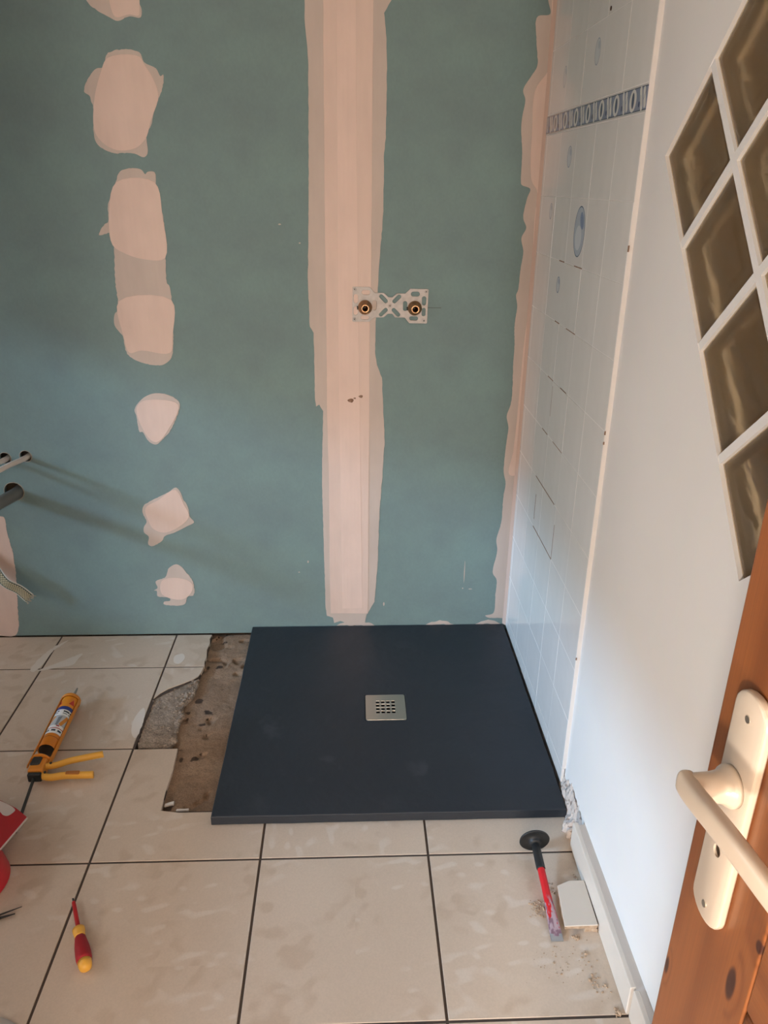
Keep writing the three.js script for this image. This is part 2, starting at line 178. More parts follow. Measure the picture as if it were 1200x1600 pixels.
// ---------------------------------------------------------------- right wall: painted plaster, white tiles, glass block window
const wallRight = thing('wall_right', 'white painted wall with old white bathroom tiles beside the shower tray', 'wall', [0, 0, 0], 'structure');
const gA = [-0.741, 0.672], gB = [0.672, 0.741], gO = [1.538, 0.908], gP = 0.1965, gS = 0.1825, NI = 4, NJ = 3;   // (y, z) axes of the tilted block grid
const gpt = (s, t) => [gO[0] + s * gA[0] + t * gB[0], gO[1] + s * gA[1] + t * gB[1]];      // -> (y, z)
const zy = (s, t) => { const [y, z] = gpt(s, t); return [z, y]; };
{
  const e1 = (NI - 1) * gP + gS, e2 = (NJ - 1) * gP + gS, hole = [zy(0, 0), zy(0, e2), zy(e1, e2), zy(e1, 0)];
  const toX = (g, x) => g.rotateY(-Math.PI / 2).translate(x, 0, 0);
  const pan = toX(extr(shapeOf([[-0.16, -0.05], [ZF + 0.1, -0.05], [ZF + 0.1, HC], [-0.16, HC]], [hole, circ(0.513, 1.83, 0.0045)]), 0.1), XW + 0.1);
  mesh('wall_panel', boxUV(pan), M.white, wallRight);
  mesh('grout_bed', boxUV(toX(extr(shapeOf([[0.001, 0.075], [0.806, 0.075], [0.806, HC], [0.001, HC]], [circ(0.513, 1.83, 0.0045)]), XW + 0.0005 - XR), XW + 0.001)), M.grout, wallRight);
  // one tile: chamfered front, unit face in its own plane
  const P = 0.154;
  const tileGeo = (w, h) => { const c = 0.0006, x0 = 0, x1 = 0.0075, a = [[c, c], [w - c, c], [w - c, h - c], [c, h - c]], b = [[0, 0], [w, 0], [w, h], [0, h]], pos = [], uv = []; const put = (p, x) => { pos.push(x, p[1], p[0]); uv.push(1 - p[0] / w, p[1] / h); }; const quad = (p, q, r, s, xa, xb) => { put(p, xa); put(r, xb); put(q, xa); put(p, xa); put(s, xb); put(r, xb); };
    quad(a[0], a[1], a[2], a[3], x0, x0); for (let k = 0; k < 4; k++) { const n = (k + 1) % 4; put(a[k], x0); put(a[n], x0); put(b[n], c); put(a[k], x0); put(b[n], c); put(b[k], c); put(b[k], c); put(b[n], c); put(b[n], x1); put(b[k], c); put(b[n], x1); put(b[k], x1); }
    const g = new THREE.BufferGeometry(); g.setAttribute('position', new THREE.Float32BufferAttribute(pos, 3)); g.setAttribute('uv', new THREE.Float32BufferAttribute(uv, 2)); g.computeVertexNormals(); return g; };
  const J = 0.0013, geoFull = tileGeo(P - J, P - J), geoHole = boxUV(new THREE.BoxGeometry(0.0075, P - J, P - J).translate(0.00375, (P - J) / 2, (P - J) / 2)), geoSliver = tileGeo(0.033, P - J), geoF = tileGeo(P - J, 0.0465), geoFS = tileGeo(0.033, 0.0465), geoB = tileGeo(P - J, 0.042), geoBS = tileGeo(0.033, 0.042);
  const bubble = (list) => { const t = canvasTex(256, 256, (c, w, h) => { c.fillStyle = '#eeeae8'; c.fillRect(0, 0, w, h); for (const [u, v, rx, ry, a] of list) { c.save(); c.translate(u * w, (1 - v) * h); c.fillStyle = `rgba(150,166,196,${0.62 * a})`; c.strokeStyle = `rgba(62,80,128,${a})`; c.lineWidth = 3.5; c.beginPath(); c.ellipse(0, 0, rx * w, ry * h, 0, 0, 7); c.fill(); c.stroke(); c.fillStyle = `rgba(226,230,238,${0.75 * a})`; c.beginPath(); c.ellipse(rx * w * 0.1, ry * h * 0.25, rx * w * 0.6, ry * h * 0.5, 0, 0, 7); c.fill(); c.fillStyle = `rgba(70,92,150,${0.5 * a})`; c.beginPath(); c.ellipse(-rx * w * 0.35, -ry * h * 0.45, rx * w * 0.3, ry * h * 0.38, 0.6, 0, 7); c.fill(); c.restore(); } }); return phys({ map: t, roughness: 0.22, clearcoat: 0.5, clearcoatRoughness: 0.1 }); };
  const zc = [0.0355, 0.1895, 0.3435, 0.4975, 0.6515];
  const marks = [[1.386, 0.445, 0.045, 0.057, 1], [1.246, 0.296, 0.016, 0.020, 0.55], [1.554, 0.29, 0.02, 0.024, 0.4], [1.423, 0.148, 0.014, 0.02, 0.35], [1.761, 0.446, 0.02, 0.026, 0.35], [1.742, 0.171, 0.016, 0.024, 0.22]];
  const rows = []; for (let k = 0; k < 10; k++) rows.push(1.6145 - P * (k + 1)); rows.push(1.665, 1.819, 1.973, 2.127, 2.281);
  for (const y of rows) {
    for (const z of zc) {
      const inn = marks.filter(m => m[0] > y && m[0] < y + P && m[1] > z && m[1] < z + P);
      const m = inn.length ? bubble(inn.map(q => [1 - (q[1] - z) / P, (q[0] - y) / P, q[2] / P, q[3] / P, q[4]])) : M.glaze;
      const o = mesh('wall_tile', geoFull, m, wallRight); o.position.set(XR + rr(-0.0003, 0.0003), y + J / 2, z);
      if (y < 1.83 && y + P > 1.83 && z < 0.513 && z + P > 0.513) o.geometry = drill(geoHole, boxUV(new THREE.CylinderGeometry(0.0045, 0.0045, 0.04, 20).rotateZ(Math.PI / 2).translate(0, 1.83 - y - J / 2, 0.513 - z)));
      if (y > 0.53 && y < 0.54 && z > 0.34 && z < 0.35) o.position.x = XR + 0.0004;
    }
    mesh('wall_tile', geoSliver, M.glaze, wallRight).position.set(XR, y + J / 2, 0.001);
  }
  for (const z of zc) mesh('wall_tile', geoB, M.glaze, wallRight).position.set(XR, 0.0305, z);
  mesh('wall_tile', geoBS, M.glaze, wallRight).position.set(XR, 0.0305, 0.001);
  // frieze of printed tiles
  const fr = (s) => phys({ roughness: 0.25, clearcoat: 0.4, map: canvasTex(512, 160, (c, w, h) => {
    c.fillStyle = '#c9c6c4'; c.fillRect(0, 0, w, h); c.fillStyle = '#7f879d'; c.fillRect(0, 10, w, h - 20); c.strokeStyle = '#3c4662'; c.lineWidth = 6; c.beginPath(); c.moveTo(0, 12); c.lineTo(w, 12); c.moveTo(0, h - 12); c.lineTo(w, h - 12); c.stroke();
    const n = 3, dx = w / n; for (let k = 0; k < n; k++) { const x = (k + 0.5) * dx; c.save(); c.translate(x, h / 2);
      if ((k + s) % 2) { c.fillStyle = '#dcdad6'; c.beginPath(); c.ellipse(0, 0, 66, 68, 0.12, 0, 7); c.fill(); c.fillStyle = '#3f4c70'; c.beginPath(); c.ellipse(0, 0, 25, 48, 0.06, 0, 7); c.fill(); }
      else { c.strokeStyle = '#dcdad6'; c.lineWidth = 40; c.lineCap = 'round'; c.beginPath(); c.moveTo(34, -52); c.lineTo(-4, 52); c.moveTo(-30, -48); c.lineTo(-58, 40); c.stroke(); c.fillStyle = '#31407a'; c.beginPath(); c.arc(46, 30, 17, 0, 7); c.fill(); c.strokeStyle = '#4a5470'; c.lineWidth = 4; c.beginPath(); c.moveTo(-60, -44); c.lineTo(-30, 6); c.moveTo(30, -20); c.lineTo(4, 44); c.stroke(); }
      c.restore(); } }) });
  const fm = [fr(0), fr(1)];
  zc.forEach((z, k) => { mesh('frieze_tile', geoF, fm[k % 2], wallRight).position.set(XR - 0.0006, 1.6165, z); });
  mesh('frieze_tile', geoFS, fm[1], wallRight).position.set(XR - 0.0006, 1.6165, 0.001);
  // open, dirty stretches of joint
  const gap = (y0, y1, z0, z1) => mesh('open_joint', box(XR - 0.0002, XR + 0.001, y0, y1, z0, z1), M.rust, wallRight);
  for (const [y, z0, z1] of [[1.1525, 0.298, 0.345], [1.1525, 0.415, 0.5], [0.9985, 0.28, 0.34], [0.9985, 0.417, 0.476], [0.8445, 0.271, 0.334], [0.8445, 0.396, 0.493], [0.6905, 0.25, 0.474], [1.3065, 0.285, 0.335], [1.3065, 0.432, 0.5]]) gap(y - 0.0014, y + 0.0014, z0, z1);
  gap(0.5345, 0.5375, 0.27, 0.497); gap(0.537, 0.64, 0.4957, 0.4983); gap(0.56, 0.64, 0.2705, 0.273); gap(0.9, 0.985, 0.3415, 0.3435);
  mesh('hole_dark_plug', lathe([[0, 0.05], [0.002, 0.05], [0.002, 0.006], [0.0046, 0.001], [0.0042, -0.001], [0, -0.0014]], 14).rotateZ(-Math.PI / 2).translate(XR, 1.83, 0.513), mat({ color: lin(0.07, 0.035, 0.022), roughness: 0.9 }), wallRight);  // dark screw shape stands in for the shade inside the drilled hole
  // rough plaster where the tiling stops above the tray
  const ridge = (z0, z1, hgt, wid, n, s) => { const nx = 10, pos = [], idx = []; for (let k = 0; k <= n; k++) for (let j = 0; j <= nx; j++) { const t = k / n, z = z0 + (z1 - z0) * t, a = (j / nx) * Math.PI / 2, q = 0.6 + 0.75 * fbm(t * 0.93, j / nx * 0.2, 18, 2, s), r = q * (0.6 + 0.4 * Math.sin(t * Math.PI)); pos.push(XW + 0.004 - wid * r * Math.cos(a) - 0.004, Math.max(0, hgt * r * Math.sin(a)) + 0.0005, z); if (k < n && j < nx) { const b = k * (nx + 1) + j; idx.push(b, b + 1, b + nx + 1, b + 1, b + nx + 2, b + nx + 1); } } const g = new THREE.BufferGeometry(); g.setAttribute('position', new THREE.Float32BufferAttribute(pos, 3)); g.setIndex(idx); g.computeVertexNormals(); return boxUV(g); };
  const rough = mat({ map: tex(128, 128, (u, v) => { const n = fbm(u, v, 10, 4, 211), d = smooth(0.6, 0.72, fbm(u, v, 18, 2, 215)); return mixc([0.70 + 0.14 * n, 0.66 + 0.13 * n, 0.63 + 0.13 * n], [0.34, 0.26, 0.22], d * 0.45); }, true, 0.14), roughness: 0.95, side: THREE.DoubleSide });
  mesh('mortar_fillet', ridge(0.79, 1.0, 0.07, 0.016, 90, 201), rough, wallRight);
  mesh('mortar_fillet', ridge(0.906, 0.99, 0.035, 0.032, 60, 207), rough, wallRight);
  // joint between tile bed and paint
  const trim = tag(mesh(numbered('trim_1'), boxUV(extr(shapeOf([[0, 0], [0.013, 0.001], [0.0135, 0.006], [0.010, 0.0105], [0.003, 0.0112], [0, 0.0095]]), HC - 0.084).rotateX(-Math.PI / 2)), M.mortar), 'narrow white plaster edging strip at the end of the wall tiles', 'trim', 'structure');
  trim.geometry.rotateY(-Math.PI / 2).translate(XW + 0.0005, 0.084, 0.8055); trim.geometry.computeVertexNormals();
  for (const [y, h] of [[1.375, 0.006], [0.997, 0.004], [0.974, 0.003], [0.42, 0.003]]) mesh('chip', box(XR - 0.0022, XR + 0.0005, y - h, y + h, 0.809, 0.8115), M.rust, trim);
}
// window_1: tilted grid of glass blocks
const win1 = thing('window_1', 'tilted window of brownish wavy glass blocks with white mortar joints', 'window', [0, 0, 0], 'structure');
{
  M.glass = phys({ color: lin(0.9, 0.88, 0.83), roughness: 0.3, transmission: 1, thickness: 0.08, ior: 1.45, attenuationColor: lin(0.72, 0.66, 0.54), attenuationDistance: 0.09 });
  const N = 26, D = 0.09, hs = gS / 2;
  const blockGeo = (s) => {                     // x = depth into the wall, local p/q along the two grid directions
    const pos = [], idx = []; const f = (p, q, side) => { const e = Math.min(hs - Math.abs(p), hs - Math.abs(q)); const rim = smooth(0.0, 0.005, e) * 0.004 - 0.0035 * Math.exp(-Math.pow((e - 0.0185) / 0.0028, 2)); const inn = smooth(0.018, 0.035, e); return rim + inn * 0.010 * (fbm((p + hs) / gS * 0.9 + 0.5 * Math.sin(q * 18), (q + hs) / gS * 0.35 + side * 0.4, 6, 2, s + side * 9) - 0.5); };
    const grid = (side) => { const base = pos.length / 3; for (let j = 0; j <= N; j++) for (let i = 0; i <= N; i++) { const p = -hs + gS * i / N, q = -hs + gS * j / N, d = f(p, q, side); pos.push(side ? D - 0.006 + d : 0.006 - d, p, q); if (i < N && j < N) { const b = base + j * (N + 1) + i; if (side) idx.push(b, b + 1, b + N + 1, b + 1, b + N + 2, b + N + 1); else idx.push(b, b + N + 1, b + 1, b + 1, b + N + 1, b + N + 2); } } return base; };
    const a = grid(0), b = grid(1), at = (base, i, j) => base + j * (N + 1) + i;
    for (let k = 0; k < N; k++) { for (const [i0, j0, i1, j1] of [[k, 0, k + 1, 0], [k + 1, N, k, N], [0, k + 1, 0, k], [N, k, N, k + 1]]) { const p = at(a, i0, j0), q = at(a, i1, j1), r = at(b, i1, j1), t = at(b, i0, j0); idx.push(p, q, r, p, r, t); } }
    const g = new THREE.BufferGeometry(); g.setAttribute('position', new THREE.Float32BufferAttribute(pos, 3)); g.setIndex(idx); const h = toCreasedNormals(g.toNonIndexed(), 0.7); h.setAttribute('uv', new THREE.Float32BufferAttribute(new Float32Array(h.attributes.position.count * 2), 2)); return h; };
  const e0 = hs + 0.0004, e1 = hs - 0.0012, edgeGeo = boxUV(extr(shapeOf([[-e0, -e0], [e0, -e0], [e0, e0], [-e0, e0]], [[[-e1, -e1], [-e1, e1], [e1, e1], [e1, -e1]]]), 0.078).rotateY(-Math.PI / 2).rotateX(Math.PI / 2).translate(0.082, 0, 0)), edgeM = mat({ color: lin(0.46, 0.38, 0.27), roughness: 0.8 });
  const geos = [blockGeo(301), blockGeo(305), blockGeo(311), blockGeo(317)];
  const rot = Math.atan2(gA[1], gA[0]);         // grid a direction in the (y, z) plane
  for (let i = 0; i < NI; i++) for (let j = 0; j < NJ; j++) {
    const [y, z] = gpt(i * gP + hs, j * gP + hs), o = mesh('glass_block', geos[(i * 3 + j * 2 + (i > 1 ? 1 : 0)) % 4], M.glass, win1); o.position.set(XW + 0.003, y, z); o.rotation.x = rot;
    mesh('edge_coating', edgeGeo, edgeM, o);
  }
  const bar = (s0, s1, t0, t1) => { const w = s1 - s0, d = t1 - t0, g = boxUV(new THREE.BoxGeometry(0.094, w, d)); const [y, z] = gpt((s0 + s1) / 2, (t0 + t1) / 2), o = mesh('mortar_joint', g, M.white, win1); o.position.set(XW + 0.0485, y, z); o.rotation.x = rot; };
  const eA = (NI - 1) * gP + gS; for (let j = 0; j < NJ - 1; j++) bar(0, eA, j * gP + gS - 0.0004, (j + 1) * gP + 0.0004);
  for (let i = 0; i < NI - 1; i++) for (let j = 0; j < NJ; j++) bar(i * gP + gS - 0.0004, (i + 1) * gP + 0.0004, j * gP + 0.0002, j * gP + gS - 0.0002);
}

// ---------------------------------------------------------------- floor
const floor = thing('floor', 'beige square stone-look floor tiles with dark joints, broken away beside the tray', 'floor', [0, 0, 0], 'structure');
{
  const flat = (pts, y0, y1, bev = 0) => boxUV(extr(shapeOf(pts.map(p => [p[0], -p[1]])), y1 - y0, bev).rotateX(-Math.PI / 2).translate(0, y0, 0));
  const dr = [0.0955, 0.4735, 0.0640], sq = (e) => [[dr[0] - e, -dr[1] - e], [dr[0] - e, -dr[1] + e], [dr[0] + e, -dr[1] + e], [dr[0] + e, -dr[1] - e]];
  mesh('subfloor', boxUV(extr(shapeOf([[XL - 0.1, 0.16], [XL - 0.1, -ZF - 0.1], [XW + 0.1, -ZF - 0.1], [XW + 0.1, 0.16]], [sq(dr[2])]), 0.096).rotateX(-Math.PI / 2).translate(0, -0.12, 0)), M.screed, floor);
  const cut = [[-0.505, 0], [-0.5, 0.2], [-0.505, 0.262], [-0.535, 0.29], [-0.622, 0.37], [-0.625, 0.606], [-0.503, 0.606], [-0.498, 0.848], [XW, 0.852]];
  mesh('grout', flat([[XL, 0], ...cut, [XW, ZF], [XL, ZF]], -0.024, -0.0022), M.floorGrout, floor);
  const gx = [-2.30, -2.2391, -1.8365, -1.4339, -1.0313, -0.6287, -0.2261, 0.1765, 0.5405], gz = [0.002, 0.2026, 0.6052, 1.0078, 1.4104, 1.813, 2.2156, 2.66];
  const G = 0.003, tileM = [0, 1, 2].map(k => { const m = M.floorTile.clone(); m.map = floorMap.clone(); m.map.offset.set(k * 0.37, k * 0.21); m.map.rotation = k * 1.57; m.map.needsUpdate = true; return m; });
  const tile = (pts, k) => mesh('floor_tile', flat(pts, -0.011, rr(-0.0002, 0.0002), 0.0009), tileM[k % 3], floor);
  for (let i = 0; i < gx.length - 1; i++) for (let j = 0; j < gz.length - 1; j++) {
    let x0 = gx[i] + G, x1 = gx[i + 1] - G, z0 = gz[j] + G, z1 = gz[j + 1] - G, k = (i * 2 + j * 5 + (i * j) % 2) % 3;
    if (x1 - x0 < 0.02) continue;
    if (i === 5 && j === 0) tile([[x0, z0], ...[[-0.504, z0], [-0.508, 0.03], [-0.502, 0.06], [-0.506, 0.10], [-0.499, 0.15], [-0.502, 0.17], [-0.498, z1]], [x0, z1]], k);
    else if (i === 5 && j === 1) tile([[x0, z0], [-0.499, z0], [-0.502, 0.235], [-0.508, 0.258], [-0.519, 0.272], [-0.55, 0.295], [-0.59, 0.322], [-0.61, 0.345], [x0, 0.373]], k);
    else if (i === 5 && j === 2) tile([[x0, z0], [-0.503, z0], [-0.498, 0.70], [-0.500, 0.78], [-0.497, 0.845], [-0.45, 0.853], [x1, 0.853], [x1, z1], [x0, z1]], k);
    else if (i > 5 && j < 2) continue;
    else { if (i > 5 && j === 2) z0 = 0.853; tile([[x0, z0], [x1, z0], [x1, z1], [x0, z1]], k); }
  }
  // smears of dried plaster on the tiles by the back wall and near the cut edge
  const smM = mat({ color: lin(0.74, 0.67, 0.60), roughness: 0.9 });
  for (const pts of [[[-1.065, 0.21], [-1.045, 0.09], [-1.00, 0.03], [-1.03, 0.10], [-1.035, 0.17], [-1.05, 0.22]], [[-1.04, 0.215], [-0.99, 0.17], [-0.925, 0.115], [-0.93, 0.15], [-0.935, 0.18], [-0.99, 0.20]], [[-0.607, 0.135], [-0.585, 0.125], [-0.572, 0.15], [-0.585, 0.185], [-0.603, 0.175]], [[-0.66, 0.47], [-0.645, 0.42], [-0.633, 0.45], [-0.634, 0.56], [-0.65, 0.54]]]) mesh('plaster_smear', flat(jag(smoothPts(pts, 40), 0.0025, 0.008), 0.0001, 0.0005), smM, floor);
  // bare screed left of the tray, uneven
  const nx = 60, nz = 150, pos = [], idx = []; for (let j = 0; j <= nz; j++) for (let i = 0; i <= nx; i++) { const x = -0.64 + 0.32 * i / nx, z = -0.012 + 0.875 * j / nz; const pit = smooth(0.70, 0.76, fbm(i / nx * 0.35, j / nz, 22, 2, 331)); pos.push(x, -0.0135 + 0.005 * (fbm(i / nx * 0.4, j / nz, 14, 4, 337) - 0.5) - 0.006 * pit, z); if (i < nx && j < nz) { const b = j * (nx + 1) + i; idx.push(b, b + nx + 1, b + 1, b + 1, b + nx + 1, b + nx + 2); } }
  const g = new THREE.BufferGeometry(); g.setAttribute('position', new THREE.Float32BufferAttribute(pos, 3)); g.setIndex(idx); g.computeVertexNormals(); mesh('screed', boxUV(g), M.screed, floor);
  // old tile adhesive under the broken tile, crusty right edge
  const inside = (x, z) => { let c = false; for (let i = 0, j = ADHESIVE.length - 1; i < ADHESIVE.length; j = i++) { const [xi, zi] = ADHESIVE[i], [xj, zj] = ADHESIVE[j]; if ((zi > z) !== (zj > z) && x < (xj - xi) * (z - zi) / (zj - zi) + xi) c = !c; } return c; };
  mesh('adhesive_bed', flat(jag(ADHESIVE, 0.003, 0.008), -0.016, -0.0045, 0.002), M.adhesive, floor);
  const lumps = []; for (let k = 0; k < 260; k++) { const x = rr(-0.64, -0.5), z = rr(0.26, 0.62); if (!inside(x, z)) continue; const edge = !inside(x + 0.03, z); if (!edge && rnd() < 0.6) continue; const s = edge ? rr(0.003, 0.009) : rr(0.002, 0.005); const q = new THREE.IcosahedronGeometry(s, 1); const p = q.attributes.position; for (let v = 0; v < p.count; v++) { const h = 0.75 + 0.5 * hash(Math.round(p.getX(v) * 9e4), Math.round(p.getY(v) * 9e4) + k, Math.round(p.getZ(v) * 9e4)); p.setXYZ(v, p.getX(v) * h, p.getY(v) * h * 0.55, p.getZ(v) * h); } q.computeVertexNormals(); q.translate(x, -0.004, z); lumps.push(q); }
  const lm = mesh('adhesive_lumps', boxUV(mergeGeometries(lumps)), M.adhesive, floor); lm.userData.kind = 'stuff';
}
const baseR = thing('baseboard_right', 'cream ceramic skirting tiles along the foot of the white wall', 'baseboard', [0, 0, 0], 'structure');
{
  const sk = (z0, z1, dx) => { const g = rbox(0.012, 0.0755, z1 - z0, 0.0025, 2); g.translate(0.532 + dx, 0.0382, (z0 + z1) / 2); mesh('skirting_tile', boxUV(g), tileSk, baseR); };
  const tileSk = M.skirting;
  sk(0.99, 1.408, 0); sk(1.412, 1.815, 0.004); sk(1.819, 2.22, 0.002); sk(2.224, 2.64, 0.003);
  mesh('adhesive', box(0.537, XW + 0.002, 0.002, 0.069, 0.992, 2.64), M.mortar, baseR);
}

// ---------------------------------------------------------------- shower tray
const tray = thing('shower_tray', 'square black slate-effect shower tray in the corner', 'shower tray', [0.09, 0, 0.452]);
{
  const X = 0.449, Z = 0.449, dx = 0.0055, dz = 0.0215, h = 0.0615;   // drain centre in local coordinates
  const sq = [[dx - h, -(dz + h)], [dx + h, -(dz + h)], [dx + h, -(dz - h)], [dx - h, -(dz - h)]].reverse();
  const top = [[-X, -Z], [X, -Z], [X, Z], [-X, Z]];
  const g = extr(shapeOf(jag(top, 0.0007, 0.05), [sq]), 0.0275, 0.0025, 3).rotateX(-Math.PI / 2).translate(0, 0.002, 0);
  mesh('tray_slab', boxUV(g), M.slate, tray);
  const e = h + 0.0025, sqo = [[dx - e, -(dz + e)], [dx + e, -(dz + e)], [dx + e, -(dz - e)], [dx - e, -(dz - e)]], sqi = [[dx - h, -(dz + h)], [dx - h, -(dz - h)], [dx + h, -(dz - h)], [dx + h, -(dz + h)]];
  mesh('mortar_bed', boxUV(extr(shapeOf([[-X + 0.006, -0.39], [X - 0.006, -0.39], [X - 0.006, Z - 0.005], [-X + 0.006, Z - 0.005]], [[...sqo].reverse()]), 0.0188).rotateX(-Math.PI / 2).translate(0, -0.017, 0)), M.adhesive, tray);
  const hs = []; for (let i = 0; i < 4; i++) for (let j = 0; j < 4; j++) { const x = (i - 1.5) * 0.0157, y = (j - 1.5) * 0.0162, s = 0.0052; hs.push([[x - s, y - s], [x + s, y - s], [x + s, y + s], [x - s, y + s]].reverse()); }
  const c = 0.0605, cr = 0.006, rp = []; for (let k = 0; k < 4; k++) for (let q = 0; q <= 4; q++) { const a = k * Math.PI / 2 + q * Math.PI / 8, sx = k === 0 || k === 3 ? 1 : -1, sy = k < 2 ? 1 : -1; rp.push([sx * (c - cr) + cr * Math.cos(a), sy * (c - cr) + cr * Math.sin(a)]); }
  const cover = mesh('drain_cover', extr(shapeOf(rp, hs), 0.003, 0.0006, 2).rotateX(-Math.PI / 2).translate(dx, 0.0272, dz), M.steel, tray);
  cover.userData.label = 'brushed steel drain cover with sixteen square holes';
  const grey = mat({ color: lin(0.07, 0.07, 0.07), roughness: 0.6 }), well = mesh('drain_well', boxUV(extr(shapeOf(sqo, [sqi]), 0.108).rotateX(-Math.PI / 2).translate(0, -0.107, 0)), grey, tray);  // well coloured near black to deepen the shade under the cover holes
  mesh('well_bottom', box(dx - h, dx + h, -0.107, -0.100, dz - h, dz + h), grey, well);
}

// ---------------------------------------------------------------- mixer bracket
const brk = thing('mixer_bracket', 'perforated metal mixer bracket with two brass fittings on the back wall', 'bracket', [0.1165, 1.1485, 0.001]);
{
  brk.rotation.z = -0.012;
  const k = 0.0002585, U = (x) => (x - 514) * k, W = (y) => (360 - y) * k;
  const out = [[75, 160], [80, 153], [275, 155], [330, 217], [440, 218], [490, 265], [540, 265], [590, 220], [690, 220], [745, 165], [948, 166], [958, 176], [955, 550], [946, 560], [745, 560], [690, 497], [575, 495], [540, 455], [490, 455], [440, 497], [330, 500], [275, 550], [84, 552], [75, 545]].map(([x, y]) => [U(x), W(y)]).reverse();
  const cap = (x, y, l, w, a) => capsule(U(x), W(y), l * k, w * k, a), D = Math.PI / 4;
  const holes = [circ(U(222), W(383), 0.0105), circ(U(803), W(383), 0.0105), cap(435, 283, 122, 46, -D), cap(590, 283, 122, 46, D), cap(437, 437, 122, 46, D), cap(585, 437, 122, 46, -D), cap(332, 360, 112, 50, 2 * D), cap(690, 362, 112, 50, 2 * D), cap(230, 216, 100, 52, 0), cap(805, 225, 104, 54, 0), cap(222, 502, 100, 46, 0), cap(795, 502, 104, 46, 0), cap(113, 288, 104, 50, 2 * D), cap(113, 425, 96, 50, 2 * D), cap(910, 300, 104, 50, 2 * D), cap(910, 428, 96, 46, 2 * D)];
  mesh('plate', boxUV(extr(shapeOf(out, holes), 0.0026, 0.0005)), M.zinc, brk);
  for (const [x, y] of [[98, 182], [930, 195], [98, 522], [917, 528], [512, 362]]) { const s = mesh('screw', new THREE.CylinderGeometry(0.0042, 0.005, 0.0016, 14).rotateX(Math.PI / 2).translate(U(x), W(y), 0.0033), M.zinc, brk); mesh('screw_dark_disc', new THREE.CylinderGeometry(0.0022, 0.0022, 0.0006, 8).rotateX(Math.PI / 2).translate(U(x), W(y), 0.0043), M.darkMetal, s); }  // dark disc on each head paints the shade of a drive recess
  for (const x of [222, 803]) {
    const f = mesh('brass_fitting', lathe([[0, -0.075], [0.0095, -0.075], [0.0097, 0.002], [0.0207, 0.002], [0.0213, 0.005], [0.0213, 0.010], [0.0200, 0.0125], [0.0180, 0.0135], [0.0178, 0.019], [0.0150, 0.0215], [0.0150, 0.028], [0.0142, 0.0295], [0.0125, 0.0300], [0.0122, 0.0335], [0.0112, 0.0345], [0.0085, 0.0345], [0.0082, 0.033], [0.0080, -0.072], [0, -0.072]], 32).rotateX(Math.PI / 2).translate(U(x), W(383), 0), M.brass, brk);
    mesh('elbow', tube([V(U(x), W(383), 0.004), V(U(x) - 0.012, W(383) - 0.001, 0.006), V(U(x) - 0.0245, W(383) - 0.002, 0.0065)], 0.005, 8, 10), M.darkMetal, f);
  }
}

// ---------------------------------------------------------------- pipes from the wall at the left
function pipe(name, label, pts, r, m, group) { const o = tag(mesh(numbered(name), tube(pts, r, 40, 18), m), label, 'pipe', undefined, group); return o; }
pipe('supply_pipe', 'white water pipe from the wall hole nearer the plaster patches', [V(-1.043, 0.668, -0.06), V(-1.0464, 0.6663, 0), V(-1.072, 0.664, 0.06), V(-1.115, 0.652, 0.14), V(-1.17, 0.632, 0.26), V(-1.21, 0.61, 0.36)], 0.0085, M.whitePipe);
pipe('supply_pipe', 'white water pipe from the wall hole at the photo\'s left edge', [V(-1.108, 0.662, -0.06), V(-1.112, 0.6605, 0), V(-1.14, 0.658, 0.06), V(-1.18, 0.65, 0.14), V(-1.24, 0.64, 0.24), V(-1.30, 0.62, 0.36)], 0.0085, M.whitePipe);
pipe('drain_pipe', 'thick grey waste pipe from the large wall hole', [V(-1.094, 0.543, -0.06), V(-1.0985, 0.5425, 0), V(-1.125, 0.54, 0.08), V(-1.155, 0.535, 0.18), V(-1.2, 0.53, 0.3), V(-1.24, 0.525, 0.4)], 0.0205, M.greyPipe);
